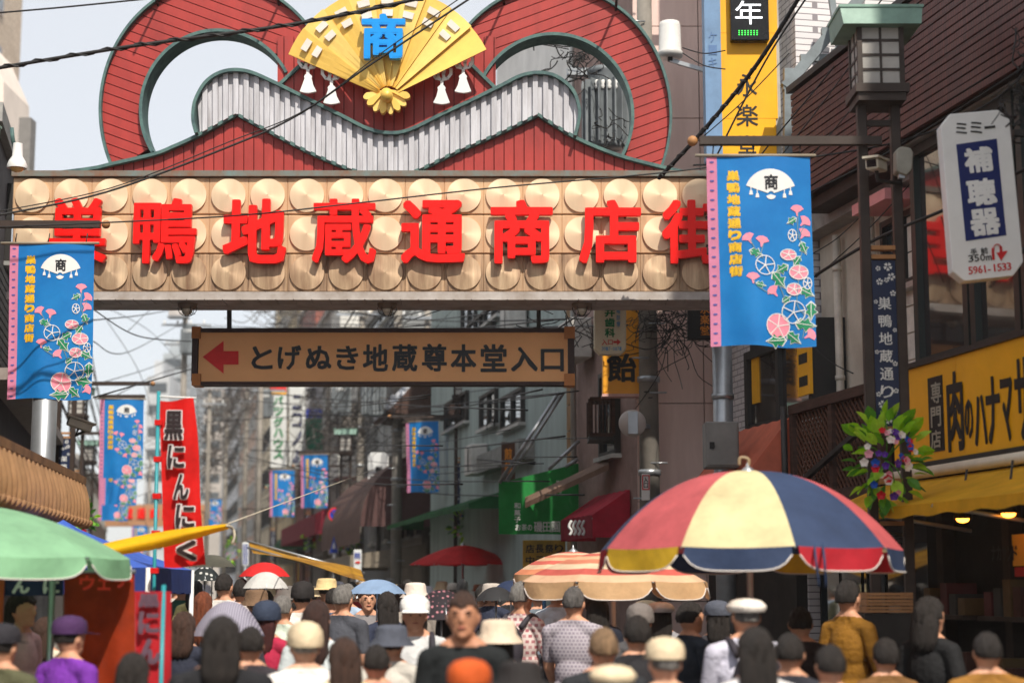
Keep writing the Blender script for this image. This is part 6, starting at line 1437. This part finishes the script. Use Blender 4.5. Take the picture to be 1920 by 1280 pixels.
SKINS=[mat('skin_%d'%i,c,.55,.05,12) for i,c in enumerate(((206,152,122),(190,134,104),(216,168,140)))]
BLK,DBR,GRY,AUB,TANH=(42,36,33),(70,48,38),(124,120,116),(120,62,36),(150,116,80)
part_meshes={}
def small(name,fn,mats):
    if name not in part_meshes:
        mb=MB(); fn(mb); me=bpy.data.meshes.new(name); me.from_pydata(mb.v,[],mb.f); me.polygons.foreach_set('use_smooth',[True]*len(me.polygons)); me.polygons.foreach_set('material_index',mb.m)
        for m in mats: me.materials.append(m)
        part_meshes[name]=me
    return part_meshes[name]
def m_eye(mb):
    mb.sph((0,0,0),.0105,12,8,(1,.8,.6)); mb.mi=1; mb.sph((0,-.006,0),.0055,8,6)
def m_brow(mb): mb.tube([(-.018,.0,-.002),(0,-.004,.003),(.018,.002,0)],[.003,.006,.003],6)
def m_mouth(mb): mb.tube([(-.024,.008,0),(-.01,-.001,.002),(0,-.001,.0),(.01,-.001,.002),(.024,.008,0)],[.001,.005,.005,.005,.001],6)
def m_bag(mb):
    mb.add([(x*(1 if z>-.2 else .85),y,z) for z in(-.36,0) for x,y in((-.15,-.05),(.15,-.05),(.15,.05),(-.15,.05))],[(0,3,2,1),(4,5,6,7),(0,1,5,4),(1,2,6,5),(2,3,7,6),(3,0,4,7)]); mb.tube(smooth_path([(-.11,0,0),(-.07,0,.28),(0,0,.36),(.07,0,.28),(.11,0,0)],4),.016,6)
def m_pack(mb):
    mb.sph((0,.20,1.20),1,16,12,(.15,.10,.21)); mb.sph((0,.285,1.12),1,12,8,(.11,.04,.10))
    for s in(-1,1): mb.tube(smooth_path([(s*.10,.15,1.36),(s*.115,.02,1.452),(s*.12,-.095,1.36),(s*.13,-.125,1.22),(s*.15,-.06,1.05),(s*.13,.12,1.04)],5),.022,8)
def person(label,px,py,Y,body='walk',hair='short',hc=BLK,hat=None,hatc=None,shirt=(200,200,200),fore=None,pants=(50,52,60),rz=None,skin=0,extra=(),face=False,seed=0):
    rn=random.Random(seed+int(px)); top=W(px,py,Y); h=top.z; full=1.70+(.03 if hat else .012); sc=h/full
    sc=max(.78,min(1.13,sc)); t=thing('person',label,'person',(top.x,Y,.006),'shoppers in the crowd'); t.scale=(sc*(1.06 if sc<1 else 1),)*2+(sc,)
    t.rotation_euler=(0,0,math.pi+rn.uniform(-.35,.35) if rz is None else rz)
    def ch(name,me,mats,at=None,par=None):
        o=bpy.data.objects.new(name,me); col.objects.link(o); o.parent=par or t
        if at: o.location=at
        if mats: slot(o,mats)
        return o
    sk=SKINS[skin]; sm=cl_mat(shirt); b=ch('body',BODY[body],[sk,sm,sm if fore=='long' else sk,cl_mat(pants),mat('shoe_dark',(44,40,38),.5,.1)])
    if hair: ho=ch('hair',HAIR[hair],[mat('hair_%d_%d_%d'%hc,hc,.62,.25,26,bump=.7,stretch=(2,2,.5))])
    if hat:
        if hair: ho.scale=(.93,.9,.93); ho.location=(0,.004*.1,1.585*.07)
        o_=ch('hat',HATS[hat],[cl_mat(hatc)]); o_.scale=(1.04,1.16,1); o_.location=(0,-.001,.004)
    if face:
        for s in(-1,1):
            ch('eye',small('eye',m_eye,[mat('eye_shaded',(150,128,116),.4,0),mat('eye_dark',(30,20,16),.2,0)]),None,(s*.031,-.086,1.591)); ch('eyebrow',small('eyebrow',m_brow,[mat('brow_dark',(36,28,24),.7,0)]),None,(s*.034,-.102,1.615))  # eyeballs darkened so they read as shaded sockets
        ch('mouth',small('mouth',m_mouth,[mat('lip',(160,86,76),.5,0)]),None,(0,-.106,1.535))
    if 'bag' in extra: ch('shoulder_bag',small('bag',m_bag,[mat('bag_canvas',(226,208,182),.8,.1)]),None,(.24,.06,1.16))
    if 'pack' in extra: ch('backpack',small('backpack',m_pack,[mat('pack_dark',(52,48,56),.7,.15)]),None)
    if 'redpack' in extra: ch('backpack',small('redpack',m_pack,[mat('pack_red',(150,50,56),.7,.15)]),None)
    return t
WHT,GRW,LAV=(226,222,216),(190,190,192),(176,170,190)
PEOPLE=[
('man in purple shirt and dark purple cap, left foreground',132,1157,10.4,dict(body='stand',hair='short',hat='cap',hatc=(70,40,84),shirt=(116,48,160),rz=2.6)),
('person in dark cap and olive clothes at the left edge',6,1172,9.6,dict(body='stand',hair='short',hat='cap',hatc=(40,38,44),shirt=(84,84,60),rz=2.9)),
('woman with full dark hair in pink top by the stall post',42,1112,12.0,dict(body='bent',hair='bob',shirt=(214,176,180),rz=1.2)),
('person with white scarf and beige clothes behind the stall post',86,1160,12.6,dict(body='stand',hair='bob',hc=DBR,shirt=(206,196,176))),
('man in grey bucket hat under the polka dot umbrella',342,1086,24,dict(body='hold',hat='bucket',hatc=(150,144,140),shirt=(60,110,96))),
('person with black hair and yellow top near the polka dot umbrella',366,1089,22,dict(body='walk',hair='bob',shirt=(216,206,140))),
('woman with long auburn hair and dark clothes, left crowd',381,1112,15.6,dict(body='walk',hair='long',hc=AUB,shirt=(40,36,40))),
('tall man with black hair in white shirt with tan strap',421,1077,18.5,dict(body='stand',hair='short',shirt=WHT)),
('man with black hair just left of the red umbrella',453,1087,18.9,dict(body='walk',hair='full',shirt=(200,190,184))),
('man in brown bucket hat and white shirt beside the lavender umbrella',481,1104,16.2,dict(body='big',hat='bucket',hatc=(118,92,70),hair='grey',hc=GRY,shirt=WHT)),
('woman with black hair holding the lavender striped umbrella',440,1143,12.9,dict(body='hold',hair='bob',shirt=(60,56,64))),
('woman with big black hair and bun in black, left foreground',417,1160,8.4,dict(body='big',hair='bob',shirt=(28,28,32),fore='long')),
('woman in navy cap and crimson top with long dark red hair',501,1131,13.2,dict(body='walk',hair='long',hc=(70,30,28),hat='knit',hatc=(48,58,78),shirt=(176,36,70))),
('elderly man in beige mesh cap and white shirt, front centre left',572,1172,9.6,dict(body='big',hair='grey',hc=(196,190,180),hat='knit',hatc=(216,196,164),shirt=(236,230,226),skin=2)),
('man in dark wool hat and white shirt',568,1094,16.4,dict(body='stand',hat='knit',hatc=(38,34,34),hair='short',shirt=WHT)),
('woman with long brown hair in pale blue top',594,1129,11.4,dict(body='bent',hair='long',hc=(62,40,34),shirt=(206,214,216))),
('person in straw hat and pale shirt behind the wool hat man',613,1084,20.5,dict(body='walk',hat='straw',hatc=(214,186,136),shirt=(200,206,210))),
('person in grey hat left of the wool hat man',537,1097,19,dict(body='walk',hat='bucket',hatc=(110,104,100),shirt=(206,196,180))),
('grey haired man in dark vest with cream shoulder bag',643,1098,15.0,dict(body='stand',hair='grey',hc=GRY,shirt=(70,72,80),extra=('bag',))),
('person with short brown hair in grey shirt, facing us',690,1103,18.2,dict(body='stand',hair='short',hc=DBR,shirt=(130,126,128),rz=.2,face=True)),
('woman with dark hair in navy blouse left of the white cap woman',726,1112,15.4,dict(body='walk',hair='bob',shirt=(40,46,66))),
('person in beige bucket hat behind the white cap woman',779,1091,18.0,dict(body='walk',hat='bucket',hatc=(214,200,188),shirt=(160,150,140))),
('woman in white cap and grey shirt with backpack straps, facing us',778,1118,12.4,dict(body='stand',hair='bob',hat='cap',hatc=(236,234,230),shirt=(206,206,206),rz=.1,face=True,extra=('pack',))),
('man in black polo shirt with short dark hair walking towards us',869,1113,9.0,dict(body='stand',hair='short',hc=DBR,shirt=(22,26,28),rz=-.05,face=True,skin=1)),
('woman in beige bucket hat and white shirt right of the man in black',934,1160,10.2,dict(body='walk',hat='bucket',hatc=(224,202,178),hair='bob',shirt=(222,216,214))),
('grey haired man in pink plaid shirt with red strapped backpack',978,1092,14.4,dict(body='walk',hair='grey',hc=GRY,shirt='plaid_pink',extra=('pack',),rz=2.5)),
('man with black hair in white shirt left of the grey checked shirt',1043,1092,18.4,dict(body='walk',hair='full',shirt=(206,212,218))),
('grey haired man in lavender grey checked shirt',1076,1102,13.6,dict(body='big',hair='grey',hc=(96,92,90),shirt='check_grey')),
('woman with long black hair in navy under the striped parasol',1117,1110,14.0,dict(body='bent',hair='long',shirt=(30,34,48))),
('person with thin tan hair and dark clothes, front right of centre',1131,1180,9.4,dict(body='big',hair='short',hc=(140,112,84),shirt=(36,38,42))),
('person in orange and white cap at the bottom edge',880,1240,7.2,dict(body='walk',hair='short',hat='cap',hatc=(196,84,30),shirt=(210,206,206))),
('person in wide black hat at the bottom edge',975,1240,7.6,dict(body='walk',hair='bob',hat='straw',hatc=(36,32,32),shirt=(70,66,70))),
('person in pale beige beret at the bottom edge',1148,1240,7.6,dict(body='walk',hair='grey',hc=GRY,hat='beret',hatc=(226,206,172),shirt=(90,60,50))),
('man in beige cap with pink collar, front right',1246,1198,8.4,dict(body='big',hair='grey',hc=GRY,hat='cap',hatc=(222,202,170),shirt=(200,130,110),skin=2)),
('person with black hair in dark clothes right of the tan haired one',1195,1158,10.8,dict(body='walk',hair='full',shirt=(34,32,36))),
('person in grey knitted cap behind the dark haired one',1200,1136,13,dict(body='walk',hair='short',hat='knit',hatc=(120,112,108),shirt=(80,78,80))),
('person in white sun hat under the striped parasol',1238,1124,14.2,dict(body='walk',hair='bob',hat='beret',hatc=(206,204,206),shirt=(150,150,156))),
('person in tan beret behind the white sun hat',1212,1121,16,dict(body='walk',hat='beret',hatc=(206,184,150),shirt=(120,110,104))),
('man in white flat cap and lavender white shirt under the big parasol',1398,1115,10.6,dict(body='big',hair='grey',hc=GRY,hat='beret',hatc=(226,218,208),shirt=(200,198,214),extra=('pack',))),
('woman with black hair and white blouse in front of the flat cap man',1416,1180,8.2,dict(body='walk',hair='bob',shirt=(220,216,216))),
('person with dark hair in dark blue left of the flat cap man',1294,1130,12.8,dict(body='bent',hair='short',shirt=(44,52,64),rz=2.2)),
('shopkeeper in yellow jacket beside the stacked crates',1590,1090,12.9,dict(body='bent',hair='short',shirt=(140,96,22),fore='long',rz=2.4)),
('person in pale grey shirt bending low, right foreground',1556,1212,8.8,dict(body='big',hair='short',shirt=(170,166,184))),
('woman in black with hood shape hair at the right shop',1742,1122,11.2,dict(body='bent',hair='bob',shirt=(24,24,26),fore='long',rz=2.3)),
('person in mustard coat at the right edge',1850,1188,9.6,dict(body='big',hair='short',shirt=(150,104,40),fore='long')),
('person in mustard top behind the pale grey shirt',1660,1200,10.4,dict(body='walk',hair='full',shirt=(120,84,44))),
('person in cream and yellow top at the bottom, left of centre',645,1200,9.2,dict(body='walk',hair='bob',hc=DBR,shirt=(226,214,170))),
('person in pink top below the cream shoulder bag',706,1212,9.8,dict(body='walk',hair='short',shirt=(220,140,150))),
('person with dark hair in dark top between the brolly holder and crimson top',470,1178,10.4,dict(body='walk',hair='short',shirt=(56,50,56))),
('person with grey hair in pale green top behind the crimson top',530,1118,15.2,dict(body='walk',hair='grey',hc=GRY,shirt=(196,206,190))),
('person with black hair in red top, deep in the crowd',660,1092,24,dict(body='walk',hair='short',shirt=(160,50,50))),
('person in straw hat deep in the crowd near the hospital sign',700,1094,26,dict(body='walk',hat='straw',hatc=(206,190,150),shirt=(170,176,180))),
('person with brown hair deep in the crowd behind the pale blue umbrella',752,1096,24,dict(body='hold',hair='bob',hc=DBR,shirt=(90,90,100))),
('person with black hair in white deep in the crowd by the black umbrellas',905,1098,21,dict(body='hold',hair='full',shirt=(206,204,200))),
('person holding the flowered black umbrella',842,1136,13.8,dict(body='hold',hair='bob',shirt=(90,50,60))),
('person with grey hair between plaid man and white shirt man',1010,1100,20,dict(body='walk',hair='grey',hc=GRY,shirt=(110,120,130))),
('person carrying the white umbrella in the left crowd',498,1108,17.2,dict(body='hold',hair='short',shirt=(150,140,136))),
('person with black hair in blue right of the straw hat',625,1104,18.4,dict(body='walk',hair='short',shirt=(90,110,140))),
('person with black hair at the bottom edge, left of the red flag pole',250,1228,8.6,dict(body='walk',hair='bob',shirt=(90,40,40))),
]
for k,(px,py,Y,hr,hcx,sh_,d) in enumerate(((345,1150,12.5,'bob',DBR,(40,44,60),'right of the white tent leg'),(735,1170,11,'full',DBR,(206,200,190),'below the navy blouse'),(1480,1190,9.4,'short',BLK,(44,44,52),'right of the white blouse'),(1500,1140,12.2,'short',BLK,(50,40,40),'in the shade under the big parasol'),(1345,1128,13.4,'bob',BLK,(60,58,64),'left behind the white flat cap'))):
    PEOPLE.append(('blurred shopper with %s hair%s, %s'%({BLK:'black',DBR:'brown',GRY:'grey'}[hcx],('',' and bucket hat','','',' and cap','',' and straw hat')[k%7],d),px,py,Y,dict(body=('walk','stand','bent','big')[k%4],hair=hr,hc=hcx,shirt=sh_,hat=(None,'bucket',None,None,'cap',None,'straw')[k%7],hatc=[(190,176,150),(80,84,96),(214,206,196)][k%3])))
_rn=random.Random(21); _cols=[('white',WHT),('grey',(140,140,144)),('navy',(44,50,70)),('beige',(206,190,164)),('pale blue',(160,178,200)),('black',(36,36,40)),('pink',(206,150,156)),('olive',(110,110,84))]
_near=['the red garlic flag','the white umbrella','the yellow stall roof','the crossing sign','the hospital post sign','the pale blue umbrella','the red paper parasol','the striped parasol']
for k in range(26):
    px=335+27*k+_rn.uniform(-8,8); Y=_rn.uniform(19.5,34); cn,cc=_cols[(k*3)%8]; ht=[None,'straw','bucket','cap'][k%4]; near=_near[min(7,int((px-335)/92))]
    hn={None:'bareheaded','straw':'straw hatted','bucket':'bucket hatted','cap':'capped'}[ht]; place=['nearest to','a little left of','a little right of','just below'][k%4]
    PEOPLE.append(('far %s shopper in %s clothes, %s %s'%(hn,cn,place,near),px,W(px,1085+_rn.uniform(0,14),Y).z and 1087+_rn.uniform(0,12),Y,dict(body=_rn.choice(('walk','stand','bent')),hair=_rn.choice(('short','full','bob','grey')),hc=_rn.choice((BLK,DBR,GRY)),hat=ht,hatc=[(206,186,150),(190,180,170),(70,70,80)][k%3],shirt=cc)))
for i,(lb,px,py,Y,k) in enumerate(PEOPLE): person(lb,px,py,Y,seed=i*7,**k)
# ================================================================ warm street haze
hzb=MB().box((-165,-45,-1),(125,335,46)).build('haze',[])
hm=bpy.data.materials.new('haze_air'); hm.use_nodes=True; n_=hm.node_tree.nodes; n_.remove(n_['Principled BSDF']); pv=n_.new('ShaderNodeVolumePrincipled')
pv.inputs['Color'].default_value=(.96,.96,.97,1); pv.inputs['Density'].default_value=.0006; pv.inputs['Anisotropy'].default_value=.2
hm.node_tree.links.new(pv.outputs[0],n_['Material Output'].inputs['Volume']); hzb.data.materials.clear(); hzb.data.materials.append(hm); hzb['kind']='stuff'
